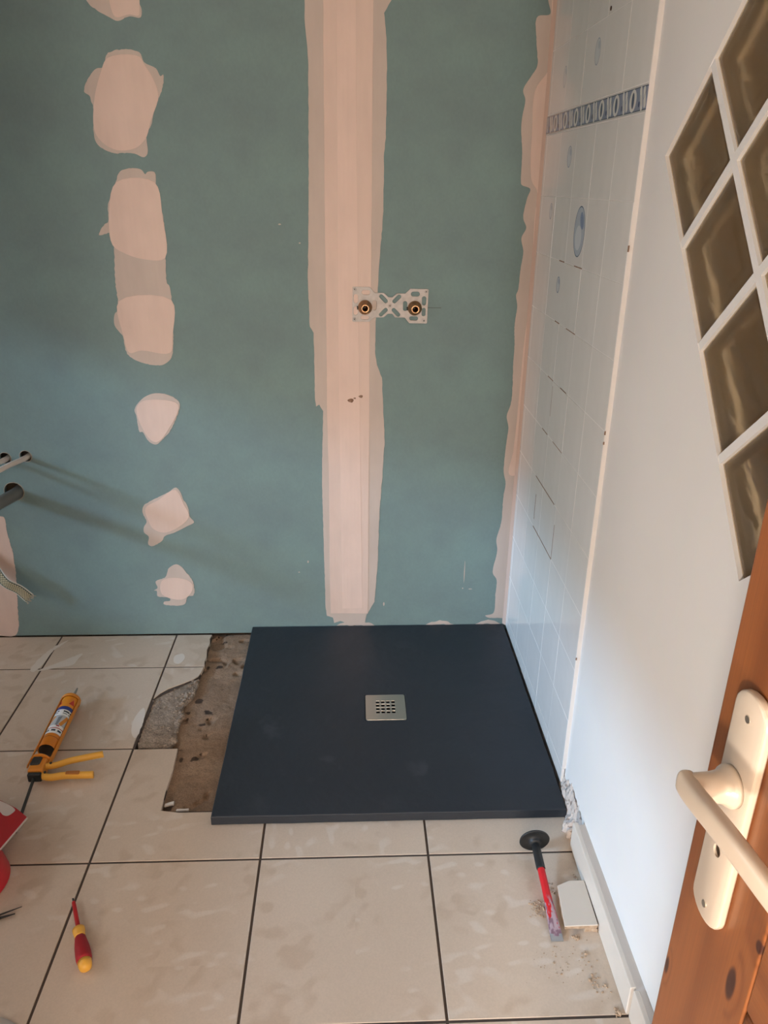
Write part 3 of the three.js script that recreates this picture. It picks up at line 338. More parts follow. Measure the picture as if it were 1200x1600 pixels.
{ // frayed woven strip, its upper end stuck in the plaster
  const o = thing('woven_strip', 'frayed patterned woven strip hanging in front of the left plaster', 'strip', [0, 0, 0]);
  const pts = [V(-1.275, 0.43, 0.003), V(-1.255, 0.385, 0.004), V(-1.235, 0.345, 0.012), V(-1.200, 0.285, 0.036), V(-1.165, 0.242, 0.052), V(-1.128, 0.212, 0.045), V(-1.10, 0.180, 0.045)], cur = new THREE.CatmullRomCurve3(pts), n = 70, wid = 0.020, pos = [], uv = [], idx = [];
  for (let k = 0; k <= n; k++) { const t = k / n, p = cur.getPoint(t), d = cur.getTangent(t), s = V(-d.y, d.x, 0).normalize(); for (const e of [-1, -0.5, 0, 0.5, 1]) { pos.push(p.x + s.x * wid * e, p.y + s.y * wid * e, p.z + 0.004 * (1 - e * e) + 0.002 * Math.sin(t * 9 + e)); uv.push((e + 1) / 2, t * 9); } if (k < n) for (let j = 0; j < 4; j++) { const b = k * 5 + j; idx.push(b, b + 5, b + 1, b + 1, b + 5, b + 6); } }
  const g = new THREE.BufferGeometry(); g.setAttribute('position', new THREE.Float32BufferAttribute(pos, 3)); g.setAttribute('uv', new THREE.Float32BufferAttribute(uv, 2)); g.setIndex(idx); g.computeVertexNormals();
  const wm = tex(64, 64, (u, v) => { const e = Math.abs(u - 0.5); if (e > 0.42) return [0.80, 0.80, 0.76]; if (e > 0.33) return [0.35, 0.37, 0.33]; const w = Math.sin(v * Math.PI * 8) * Math.sin((u - 0.17) * Math.PI * 9); return w > 0.15 ? [0.78, 0.74, 0.62] : w < -0.25 ? [0.36, 0.36, 0.30] : [0.55, 0.50, 0.36]; });
  const m = mat({ map: wm, roughness: 0.8, side: THREE.DoubleSide }); mesh('ribbon', g, m, o);
  const end = pts[6], d = cur.getTangent(1), fr = mat({ color: lin(0.5, 0.46, 0.34), roughness: 0.9 });
  for (let k = 0; k < 16; k++) { const e = -1 + k / 7.5, s = V(-d.y, d.x, 0).normalize(), a = end.clone().addScaledVector(s, wid * e), b = a.clone().addScaledVector(d, rr(0.006, 0.016)).addScaledVector(s, rr(-0.005, 0.005)); mesh('loose_thread', tube([a.clone().addScaledVector(d, -0.004), a, b.add(V(0, 0, rr(-0.006, 0.006)))], 0.0011, 6, 5), k % 3 ? fr : M.skim, o); }
}

// ---------------------------------------------------------------- door leaf at the right
const da = 3 * Math.PI / 180, dU = V(Math.sin(da), 0, Math.cos(da)), dN = V(-Math.cos(da), 0, Math.sin(da));
const door = thing('door_1', 'open orange pine door with a cream handle at the right edge', 'door', V(0.2886, 0, 1.9425).addScaledVector(dN, -0.008).addScaledVector(dU, -0.0485).toArray(), 'structure');
{
  door.rotation.y = -(Math.PI / 2 - da);        // local x runs along the leaf, z out of its face
  const pine = (wm, hm, knots, s, vert = true) => tex(vert ? 256 : 1024, vert ? 2048 : 256, (u, v) => {
    let a = (vert ? u : v) * wm, b = (vert ? v : u) * hm, w = a * 60 + 2.2 * fbm(b * 0.25, a * 0.8, 7, 3, s) * 3 + 1.2 * vnoise(b * 3, a * 8, 997, s + 3);
    let dark = 0; for (const [ka, kb, ra, rb] of knots) { const ex = (a - ka) / ra, ey = (b - kb) / rb, r2 = ex * ex + ey * ey; w += 5.5 * Math.exp(-r2 / 9) * Math.sign(ex || 1) * 0.6 + 3 * Math.exp(-r2 / 4); dark = Math.max(dark, smooth(1.25, 0.7, Math.sqrt(r2))); }
    const ring = 0.5 + 0.5 * Math.sin(w * 2.2), fine = vnoise(a * 1500, b * 14, 100000, s + 5), big = fbm(a * 0.6, b * 0.22, 6, 3, s + 9);
    let c = mixc([0.60, 0.355, 0.185], [0.47, 0.25, 0.115], Math.pow(ring, 2.2) * 0.8); c = mixc(c, [0.62, 0.385, 0.21], 0.5 * big); const k = 0.94 + 0.09 * fine; c = [c[0] * k * 0.9, c[1] * k * 0.9, c[2] * k * 0.9];
    return mixc(c, [0.20, 0.085, 0.065], dark * 0.9);
  });
  const put = (name, w, h, d, x, y, z, m, vert = true, r = 0.0025) => { const g = rbox(w, h, d, r, 2), p = g.attributes.position, uv = g.attributes.uv; for (let i = 0; i < p.count; i++) uv.setXY(i, p.getX(i) / w + 0.5, p.getY(i) / h + 0.5); g.translate(x, y, z); return mesh(name, g, m, door); };
  const pm = (t) => phys({ map: t, roughness: 0.38, clearcoat: 0.35, clearcoatRoughness: 0.25 });
  const HD = 2.03, WD = 0.73, T = 0.04, y0 = 0.012, sw = 0.112;
  const st = put('stile', sw, HD, T, sw / 2, y0 + HD / 2, -T / 2, pm(pine(sw, HD, [[0.0905, 0.905 - y0, 0.0055, 0.017], [0.109, 0.970 - y0, 0.004, 0.006], [0.02, 0.93 - y0, 0.002, 0.004], [0.005, 0.80, 0.003, 0.01], [0.06, 1.55, 0.006, 0.012]], 401)));
  put('stile', sw, HD, T, WD - sw / 2, y0 + HD / 2, -T / 2, pm(pine(sw, HD, [[0.04, 0.6, 0.006, 0.012], [0.07, 1.5, 0.005, 0.01]], 411)));
  const rail = (ya, yb, s) => put('rail', WD - 2 * sw, yb - ya, T - 0.001, WD / 2, (ya + yb) / 2, -T / 2, pm(pine(yb - ya, WD - 2 * sw, [[0.05, 0.2, 0.006, 0.01]], s, false)));
  rail(y0, 0.22, 421); rail(0.905, 1.06, 425); rail(1.90, HD + y0, 431);
  const panelM = pm(pine(WD - 2 * sw, 0.9, [[0.08, 0.6, 0.008, 0.014], [0.3, 0.3, 0.008, 0.016]], 437));
  for (const [a, b] of [[0.215, 0.91], [1.055, 1.905]]) {
    put('panel', WD - 2 * sw + 0.01, b - a, 0.018, WD / 2, (a + b) / 2, -0.02, panelM);
    for (const s of [-1, 1]) put('moulding', 0.014, b - a - 0.01, 0.012, WD / 2 + s * (WD / 2 - sw - 0.007), (a + b) / 2, -0.0055, panelM, true, 0.005);
    for (const s of [-1, 1]) put('moulding', WD - 2 * sw, 0.014, 0.012, WD / 2, (a + b) / 2 + s * ((b - a) / 2 - 0.012), -0.0055, panelM, true, 0.005);
  }
  // handle set
  const px = 0.0485, ya = 0.928, yb = 1.152, hw = 0.0215, arc = [];
  for (let k = 0; k <= 10; k++) { const a = Math.PI * k / 10; arc.push([px + hw * Math.cos(a), yb - 0.017 + 0.017 * Math.sin(a)]); }
  for (let k = 0; k <= 10; k++) { const a = Math.PI + Math.PI * k / 10; arc.push([px + hw * Math.cos(a), ya + 0.017 + 0.017 * Math.sin(a)]); }
  const keyCut = boxUV(new THREE.CylinderGeometry(0.005, 0.005, 0.07, 24).scale(1, 1, 1.12).rotateX(Math.PI / 2).translate(px, 1.003, 0));
  const bay = boxUV(new THREE.CylinderGeometry(0.013, 0.013, 0.0666, 28).rotateX(Math.PI / 2).translate(px, 1.003, -0.0270));   // hollow behind the thin plate
  st.geometry = drill(st.geometry, bay);
  const bp = mesh('backplate', drill(drill(toCreasedNormals(extr(shapeOf(arc), 0.0085, 0.0035, 4), 0.6), bay), keyCut), M.cream, door); bp.userData.label = 'cream handle backplate with keyhole';
  for (const y of [1.131, 0.9444]) mesh('screw', new THREE.CylinderGeometry(0.003, 0.003, 0.001, 14).rotateX(Math.PI / 2).translate(px, y, 0.0086), M.steel, bp);
  const hc = 1.069;
  const nk = mesh('handle_neck', lathe([[0.0, 0.008], [0.0165, 0.008], [0.0168, 0.0125], [0.0155, 0.015], [0.0128, 0.018], [0.0118, 0.024], [0.0115, 0.039], [0.0095, 0.045], [0, 0.046]], 28).rotateX(Math.PI / 2).translate(px, hc, 0), M.cream, door);
  // lever: swept rounded bar, wider at the grip
  const path = new THREE.CatmullRomCurve3([V(px - 0.012, hc + 0.000, 0.042), V(px, hc + 0.001, 0.0435), V(px + 0.02, hc + 0.006, 0.0455), V(px + 0.045, hc + 0.012, 0.047), V(px + 0.08, hc + 0.0155, 0.046), V(px + 0.11, hc + 0.0135, 0.042), V(px + 0.128, hc + 0.010, 0.037)]);
  const n = 48, m = 20, pos = [], idx = []; for (let k = 0; k <= n; k++) { const t = k / n, p = path.getPoint(t), d = path.getTangent(t), up = V(0, 1, 0).addScaledVector(d, -d.y).normalize(), sd = d.clone().cross(up); const cap = Math.sqrt(Math.max(0.0001, 1 - Math.pow(Math.max(0, 1 - t / 0.07), 2))) * Math.sqrt(Math.max(0.0001, 1 - Math.pow(Math.max(0, (t - 0.95) / 0.05), 2))); const rh = (0.0105 - 0.001 * t) * cap, rd = (0.0068 - 0.0005 * t) * cap; for (let j = 0; j < m; j++) { const a = j / m * Math.PI * 2, ca = Math.cos(a), sa = Math.sin(a), e = 0.7, sx = Math.sign(ca) * Math.pow(Math.abs(ca), e) * rh, sy = Math.sign(sa) * Math.pow(Math.abs(sa), e) * rd; pos.push(p.x + up.x * sx + sd.x * sy, p.y + up.y * sx + sd.y * sy, p.z + up.z * sx + sd.z * sy); if (k < n) { const b = k * m + j, c = k * m + (j + 1) % m; idx.push(b, b + m, c, c, b + m, c + m); } } }
  const g = new THREE.BufferGeometry(); g.setAttribute('position', new THREE.Float32BufferAttribute(pos, 3)); g.setIndex(idx); g.computeVertexNormals(); const lv = M.cream.clone(); lv.side = THREE.DoubleSide; mesh('lever', g, lv, door);
}

// ---------------------------------------------------------------- tools on the floor
{ // sealant gun lying on its side, cartridge in it
  const gun = thing('caulking_gun', 'yellow-orange caulking gun lying on the floor tiles at the left', 'caulking gun', [-0.862, 0, 0.36]);
  gun.rotation.y = 0.03;
  const R = 0.0262, y = 0.029;                   // axis height
  mesh('front_ring', along(lathe([[0.009, 0], [R + 0.002, 0], [R + 0.0025, 0.002], [R + 0.0025, 0.010], [R + 0.0005, 0.0115], [R, 0.010], [R, 0.0025], [0.009, 0.0025]], 36), V(0, y, 0.055), V(0, y, 1)), M.orange, gun);
  const rail = (a) => { const c = Math.cos(a), s = Math.sin(a); const g = rbox(0.0035, 0.013, 0.30, 0.0012, 1); g.rotateZ(a); g.translate((R + 0.001) * c, y + (R + 0.001) * s, 0.205); return boxUV(g); };
  mesh('rail', rail(0.15), M.orange, gun); mesh('rail', rail(Math.PI - 0.35), M.orange, gun); mesh('rail', rail(-1.35), M.orange, gun);
  mesh('back_plate', along(lathe([[0.006, 0], [0.022, 0], [R + 0.002, 0.001], [R + 0.002, 0.004], [0.02, 0.005], [0.006, 0.005]], 32), V(0, y, 0.325), V(0, y, 1)), M.orange, gun);
  mesh('frame_body', boxUV(rbox(0.040, 0.036, 0.05, 0.006, 2).translate(0.002, y, 0.355)), M.orange, gun);
  mesh('mechanism', boxUV(rbox(0.026, 0.03, 0.032, 0.006, 2).translate(-0.004, y + 0.008, 0.345)), M.darkMetal, gun);
  mesh('catch', boxUV(rbox(0.036, 0.026, 0.012, 0.004, 2).translate(0.003, y, 0.386)), M.blackRubber, gun);
  const strap = (pts, w0, w1, h, name) => { const c = new THREE.CatmullRomCurve3(pts), n = 24, pos = [], idx = []; for (let k = 0; k <= n; k++) { const t = k / n, p = c.getPoint(t), d = c.getTangent(t), s = V(-d.z, 0, d.x).normalize(), w = w0 + (w1 - w0) * t; for (let j = 0; j < 10; j++) { const a = j / 10 * Math.PI * 2; pos.push(p.x + s.x * w * Math.cos(a), p.y + h * Math.sin(a), p.z + s.z * w * Math.cos(a)); if (k < n) { const b = k * 10 + j, e = k * 10 + (j + 1) % 10; idx.push(b, e, b + 10, e, e + 10, b + 10); } } } const f0 = pos.length / 3; for (const k of [0, n]) { const p = c.getPoint(k / n); pos.push(p.x, p.y, p.z); for (let j = 0; j < 10; j++) idx.push(f0 + (k ? 1 : 0), k * 10 + j, k * 10 + (j + 1) % 10); } const g = new THREE.BufferGeometry(); g.setAttribute('position', new THREE.Float32BufferAttribute(pos, 3)); g.setIndex(idx); g.computeVertexNormals(); const mm = M.yellow.clone(); mm.side = THREE.DoubleSide; return mesh(name, boxUV(g), mm, gun); };
  strap([V(0.015, y + 0.004, 0.352), V(0.045, y + 0.002, 0.345), V(0.075, y, 0.328), V(0.11, y, 0.318), V(0.158, y - 0.004, 0.300)], 0.0065, 0.0085, 0.010, 'trigger');
  const hd = strap([V(0.01, y, 0.378), V(0.04, y - 0.004, 0.385), V(0.07, y - 0.006, 0.378), V(0.11, y - 0.008, 0.376), V(0.150, y - 0.010, 0.374)], 0.008, 0.0085, 0.011, 'handle');
  mesh('grip_insert', boxUV(rbox(0.036, 0.006, 0.011, 0.002, 1).translate(0.098, y + 0.0015, 0.3765)), mat({ color: lin(0.45, 0.16, 0.03), roughness: 0.6 }), hd);
  for (const [x, z] of [[0.034, 0.348], [0.03, 0.383]]) mesh('rivet', new THREE.CylinderGeometry(0.0035, 0.0035, 0.003, 12).translate(x, y + 0.0125, z), M.darkMetal, gun);
  mesh('push_rod', along(new THREE.CylinderGeometry(0.004, 0.004, 0.20, 12).translate(0, 0.10, 0), V(0, y, 0.37), V(0.016, y - 0.008, 0.57)), M.darkMetal, gun);
  const cart = thing('sealant_cartridge', 'orange and white sealant cartridge with grey nozzle in the caulking gun', 'cartridge', [-0.862, 0.029, 0.36]);
  cart.rotation.y = 0.03;
  const body = lathe([[0.0225, 0.283], [0.0245, 0.283], [0.0245, 0.066], [0.0235, 0.064], [0.0, 0.064], [0, 0.068], [0.0225, 0.068], [0.0225, 0.283]], 44); body.rotateX(Math.PI / 2);
  const lab = canvasTex(1024, 1024, (c, w, h) => { c.fillStyle = '#e8901c'; c.fillRect(0, 0, w, h);           // y = 0 at the nozzle end
    for (let k = 0; k < 4; k++) { const x = k * 256 + 128; c.fillStyle = '#c8321e'; c.beginPath(); c.moveTo(x, 70); c.lineTo(x + 62, 180); c.lineTo(x - 62, 180); c.fill(); }
    c.fillStyle = '#ececea'; c.fillRect(0, 250, w, 560); c.fillStyle = '#2b3a86'; c.fillRect(0, 235, w, 70);
    c.fillStyle = '#b9bcc0'; c.fillRect(0, 430, w, 210);
    for (let k = 0; k < 4; k++) { const x = k * 256; c.fillStyle = '#20242c'; c.font = 'bold 54px sans-serif'; c.fillRect(x + 40, 330, 120, 26); c.fillRect(x + 175, 330, 40, 26); c.fillRect(x + 40, 378, 90, 12); c.fillRect(x + 150, 378, 60, 12); c.save(); c.translate(x + 130, 540); c.rotate(0.45); c.fillStyle = '#d98a2a'; c.fillRect(-32, -110, 64, 210); c.restore(); c.fillStyle = '#7f858c'; c.beginPath(); c.moveTo(x, 470); c.lineTo(x + 70, 450); c.lineTo(x + 40, 640); c.lineTo(x, 640); c.fill(); c.fillStyle = '#b52a2a'; c.fillRect(x + 30, 640, 60, 22); }
    c.fillStyle = '#b03028'; c.fillRect(0, 690, w, 14); c.fillStyle = '#33383f'; for (let k = 0; k < 9; k++) c.fillRect(k * 118 + 20, 726, 78, 34); c.fillStyle = '#d98018'; c.fillRect(0, 800, w, 224); c.fillStyle = '#7a3a18'; c.fillRect(0, 860, w, 8); });
  { const p = body.attributes.position, uv = body.attributes.uv; for (let i = 0; i < p.count; i++) uv.setXY(i, Math.atan2(p.getX(i), p.getY(i)) / (2 * Math.PI) + 0.5 + 0.0, 1 - (p.getZ(i) - 0.064) / 0.219); }
  const tubeM = mesh('tube', body, phys({ map: lab, roughness: 0.4 }), cart);
  mesh('tube_lining', along(new THREE.CylinderGeometry(0.0224, 0.0224, 0.20, 36, 1, true).translate(0, 0.10, 0), V(0, 0, 0.08), V(0, 0, 1)), mat({ color: lin(0.16, 0.15, 0.14), roughness: 0.8, side: THREE.DoubleSide }), tubeM);
  mesh('plunger', along(new THREE.CylinderGeometry(0.0222, 0.0222, 0.01, 32), V(0, 0, 0.10), V(0, 0, 1)), M.darkMetal, cart);
  mesh('nozzle', along(lathe([[0.0, 0.070], [0.0025, 0.070], [0.0062, 0.012], [0.0072, 0.0], [0, 0]], 20), V(0, 0, 0.064), V(0, -0.006, -1)), mat({ color: lin(0.30, 0.29, 0.25), roughness: 0.5 }), cart);
}
{ // screwdriver
  const a = V(-0.6315, 0.0075, 1.113), b = V(-0.546, 0.0165, 1.292), L = a.distanceTo(b);
  const o = thing('screwdriver', 'red and yellow insulated screwdriver on the floor tiles', 'screwdriver', [a.x, a.y, a.z]);
  o.quaternion.setFromUnitVectors(V(0, 1, 0), b.clone().sub(a).normalize());
  mesh('blade_tip', boxUV(rbox(0.0042, 0.014, 0.0016, 0.0005, 1).translate(0, 0.006, 0)), M.darkMetal, o);
  mesh('shaft', lathe([[0, 0.010], [0.0035, 0.010], [0.0042, 0.013], [0.0048, 0.092], [0, 0.092]], 18), M.red, o);
  mesh('collar', lathe([[0, 0.088], [0.0095, 0.088], [0.0130, 0.091], [0.0125, 0.098], [0.0108, 0.108], [0.0112, 0.114], [0, 0.115]], 24), M.yellow, o);
  const hg = lathe([[0, 0.111], [0.0108, 0.111], [0.0122, 0.122], [0.0148, 0.140], [0.0160, 0.158], [0.0158, 0.170], [0.0148, 0.178], [0, 0.180]], 24); { const p = hg.attributes.position; for (let i = 0; i < p.count; i++) { const t = Math.atan2(p.getZ(i), p.getX(i)), k = 1 - 0.05 * Math.pow(Math.abs(Math.cos(t * 3)), 4); p.setX(i, p.getX(i) * k); p.setZ(i, p.getZ(i) * k); } hg.computeVertexNormals(); }
  mesh('handle', hg, mat({ color: lin(0.36, 0.010, 0.018), roughness: 0.6 }), o);
  mesh('end_cap', lathe([[0, 0.174], [0.0140, 0.176], [0.0138, 0.186], [0.0118, L - 0.004], [0.006, L], [0, L]], 24), M.yellow, o);
}
{ // bolster chisel with hand guard
  const a = V(0.4325, 0.0365, 1.002), b = V(0.4315, 0.0035, 1.245);
  const o = thing('bolster_chisel', 'red bolster chisel with round black hand guard beside the broken tile', 'chisel', [a.x, a.y, a.z]);
  o.quaternion.setFromUnitVectors(V(0, 1, 0), b.clone().sub(a).normalize());
  const gd = lathe([[0, -0.006], [0.010, -0.006], [0.030, -0.003], [0.0355, 0.001], [0.0365, 0.004], [0.0345, 0.006], [0.028, 0.004], [0.016, 0.004], [0.0135, 0.010], [0.0115, 0.016], [0, 0.016]], 40);
  mesh('hand_guard', gd, M.blackRubber, o);
  mesh('grip', lathe([[0, 0.008], [0.0100, 0.010], [0.0104, 0.04], [0.0108, 0.078], [0.0098, 0.080], [0, 0.080]], 8), M.blackRubber, o);
  mesh('striking_end', lathe([[0, -0.016], [0.007, -0.016], [0.008, -0.013], [0.008, -0.004], [0, -0.004]], 12), M.darkMetal, o);
  const L = a.distanceTo(b), n = 24, pos = [], uv = [], idx = []; for (let k = 0; k <= n; k++) { const t = k / n, s = 0.078 + (L - 0.078) * t, f = smooth(0.25, 1, t), hw = 0.0085 + 0.0045 * f, hd = 0.0085 * (1 - f) + 0.0018 * f; for (let j = 0; j <= 8; j++) { const q = (j + 0.5) / 8 * Math.PI * 2, ca = Math.cos(q), sa = Math.sin(q), e = 1 / Math.max(Math.abs(ca), Math.abs(sa)), e2 = 1 + (e - 1) * (0.35 + 0.65 * f); pos.push(ca * e2 * hw, s, sa * e2 * hd); uv.push(j / 8, 1 - t); if (k < n && j < 8) { const b0 = k * 9 + j; idx.push(b0, b0 + 9, b0 + 1, b0 + 1, b0 + 9, b0 + 10); } } }
  const g = new THREE.BufferGeometry(); g.setAttribute('position', new THREE.Float32BufferAttribute(pos, 3)); g.setAttribute('uv', new THREE.Float32BufferAttribute(uv, 2)); g.setIndex(idx); const cap0 = pos.length / 3; const mm = M.redPaint.clone(); mm.side = THREE.DoubleSide; mesh('shank', toCreasedNormals(g, 0.5), mm, o).userData.label = 'worn red painted shank with bare steel tip';
  const tip = rbox(0.0258, 0.016, 0.0037, 0.0006, 1).translate(0, L - 0.004, 0); mesh('blade', boxUV(tip), phys({ color: lin(0.45, 0.46, 0.48), metalness: 0.8, roughness: 0.45 }), o);
}
{ // broken skirting tile leaning by the skirting
  const o = thing('broken_tile', 'broken piece of cream tile beside the chisel', 'tile piece', [0.4905, 0.0, 1.172]);
  const pts = [[-0.031, 0.047], [-0.001, 0.060], [0.034, 0.060], [0.0325, -0.056], [-0.040, -0.057]];
  const sl = M.skirting;
  const top = extr(shapeOf(pts), 0.0030, 0.0007, 1).rotateX(-Math.PI / 2).translate(0, 0.0200, 0);
  mesh('glazed_face', boxUV(top), sl, o);
  const cl = extr(shapeOf(jag(pts.map(p => [p[0] * 0.985, p[1] * 0.985]), 0.0012, 0.008)), 0.0085, 0.0008).rotateX(-Math.PI / 2).translate(0, 0.0118, 0);
  mesh('clay_body', boxUV(cl), M.clay, o);
  const lump = extr(shapeOf(jag([[0.005, -0.056], [0.032, -0.058], [0.032, 0.03], [0.0, 0.035]], 0.003, 0.01)), 0.0122, 0.002).rotateX(-Math.PI / 2).translate(0, 0.0002, 0);
  mesh('mortar_lump', boxUV(lump), M.clay, o);
  const lump2 = extr(shapeOf(jag([[-0.034, -0.045], [-0.016, -0.047], [-0.014, 0.03], [-0.030, 0.03]], 0.003, 0.01)), 0.0122, 0.002).rotateX(-Math.PI / 2).translate(0, 0.0002, 0);
  mesh('mortar_lump', boxUV(lump2), M.clay, o);
}
{ // crumbs of mortar
  const crumb = (n, cx, cz, sx, sz, s0, s1) => { const a = []; for (let k = 0; k < n; k++) { const s = rr(s0, s1) * (rnd() < 0.12 ? 1.7 : 1), q = new THREE.IcosahedronGeometry(s, 0); q.scale(rr(0.7, 1.4), rr(0.5, 0.9), rr(0.7, 1.4)); q.rotateY(rr(0, 6)); const gx = (rnd() + rnd() + rnd() - 1.5) / 1.5, gz = (rnd() + rnd() + rnd() - 1.5) / 1.5; let x = cx + gx * sx, z = cz + gz * sz; if (x > 0.522) x = 0.522 - rr(0, 0.02); q.translate(x, s * 0.55, z); a.push(q); } return a; };
  const cm = M.clay.clone(); cm.color = lin(1, 0.97, 0.94);
  const parts = [...crumb(60, 0.405, 1.165, 0.028, 0.03, 0.0008, 0.0024), ...crumb(26, 0.452, 1.115, 0.012, 0.02, 0.0008, 0.0024), ...crumb(70, 0.42, 1.30, 0.09, 0.06, 0.0004, 0.0013), ...crumb(40, 0.49, 1.32, 0.03, 0.09, 0.0006, 0.0022), ...crumb(14, 0.515, 1.085, 0.008, 0.02, 0.0008, 0.002), ...crumb(22, 0.515, 1.405, 0.012, 0.012, 0.0008, 0.0035), ...crumb(20, 0.475, 1.24, 0.014, 0.008, 0.001, 0.003)];
  tag(mesh('mortar_crumbs', boxUV(mergeGeometries(parts)), cm), 'scattered mortar crumbs and grit around the chisel', 'debris', 'stuff');
  const chip = (pts, x, z, ry, label, y = -0.012) => { const o = tag(mesh(numbered('plaster_chip'), boxUV(extr(shapeOf(jag(pts, 0.001, 0.01)), 0.006, 0.001).rotateX(-Math.PI / 2)), M.mortar), label, 'chip'); o.position.set(x, y, z); o.rotation.y = ry; return o; };
  chip([[-0.012, -0.005], [0.012, -0.006], [0.014, 0.006], [-0.010, 0.004]], -0.484, 0.815, 0.3, 'white plaster chip in the corner of the bare screed');
  chip([[-0.016, -0.003], [0.016, -0.003], [0.016, 0.003], [-0.015, 0.003]], -0.445, 0.836, 0.03, 'thin white plaster sliver on the bare screed near the tray');
}
{ // red packaging and tub at the left edge
  const tub = thing('red_tub', 'red ribbed plastic tub under a red card at the left edge', 'tub', [-0.897, 0, 1.062]);
  const redGloss = phys({ color: lin(0.60, 0.020, 0.035), roughness: 0.28 });
  const pr = [[0, 0], [0.096, 0], [0.100, 0.004]]; for (let k = 0; k < 7; k++) { pr.push([0.0995 - k * 0.0018, 0.006 + k * 0.0095], [0.0970 - k * 0.0018, 0.0115 + k * 0.0095]); } pr.push([0.086, 0.074], [0.082, 0.0745], [0.080, 0.070], [0, 0.070]);
  mesh('tub_body', lathe(pr, 48), redGloss, tub);
  const card = thing('red_card', 'red cardboard sheet with a white printed corner lying over the red tub', 'card', [-0.90, 0.0755, 1.0]);
  const cp = CARD.map(p => [p[0] + 0.90, -(p[1] - 1.0)]);
  mesh('sheet', boxUV(extr(shapeOf(cp), 0.0025).rotateX(-Math.PI / 2)), mat({ color: lin(0.36, 0.010, 0.013), roughness: 0.6 }), card);
  const ea = cp[2], eb = cp[3], ex = 0.0024; mesh('sheet_edge', boxUV(extr(shapeOf([[eb[0], eb[1]], [eb[0] + ex, eb[1] - ex], [ea[0] + ex, ea[1] - ex], [ea[0], ea[1]]]), 0.0028).rotateX(-Math.PI / 2)), M.skim, card);
  mesh('white_print', boxUV(extr(shapeOf(smoothPts(PRINT.map(p => [p[0] + 0.90, -(p[1] - 1.0)]), 48)), 0.0006).rotateX(-Math.PI / 2).translate(0, 0.0024, 0)), M.skim, card);
}
{ // black pliers, only the jaws in view
  const o = thing('pliers', 'black pointed plier jaws on the tiles at the left edge', 'pliers', [-0.80, 0.006, 1.165]);
  const jaw = (pts, r0) => { const c = new THREE.CatmullRomCurve3(pts), n = 16, pos = [], idx = []; for (let k = 0; k <= n; k++) { const t = k / n, p = c.getPoint(t), r = r0 * (1 - 0.85 * t); for (let j = 0; j < 8; j++) { const a = j / 8 * 6.2832; pos.push(p.x, p.y + r * 0.8 * Math.sin(a), p.z + r * Math.cos(a)); if (k < n) { const b = k * 8 + j, e = k * 8 + (j + 1) % 8; idx.push(b, e, b + 8, e, e + 8, b + 8); } } } const g = new THREE.BufferGeometry(); g.setAttribute('position', new THREE.Float32BufferAttribute(pos, 3)); g.setIndex(idx); g.computeVertexNormals(); return boxUV(g); };
  const dm = M.blackRubber.clone(); dm.side = THREE.DoubleSide;
  mesh('jaw', jaw([V(-0.10, 0, 0.045), V(-0.03, 0, 0.010), V(0.02, 0, -0.006), V(0.054, 0, -0.018)], 0.009), dm, o);
  mesh('jaw', jaw([V(-0.10, 0, 0.018), V(-0.04, 0, 0.016), V(0.01, 0, -0.010), V(0.062, 0, -0.036)], 0.0065), dm, o);
  mesh('handle', tube([V(-0.09, 0.002, 0.042), V(-0.15, 0.003, 0.065), V(-0.23, 0.003, 0.085)], 0.007, 16, 10), M.red, o);
  mesh('handle', tube([V(-0.09, 0.002, 0.018), V(-0.15, 0.003, 0.020), V(-0.23, 0.003, 0.03)], 0.007, 16, 10), M.red, o);
}
{ // plastic lid peeking in at the lower left corner
  const o = thing('bucket_lid', 'pale grey plastic bucket lid in the lower left corner', 'lid', [-0.715, 0, 1.498]);
  mesh('lid_disc', lathe([[0, 0.004], [0.112, 0.004], [0.118, 0.008], [0.124, 0.008], [0.126, 0.004], [0.126, 0], [0, 0]], 64), phys({ color: lin(0.42, 0.39, 0.36), roughness: 0.4 }), o);
}

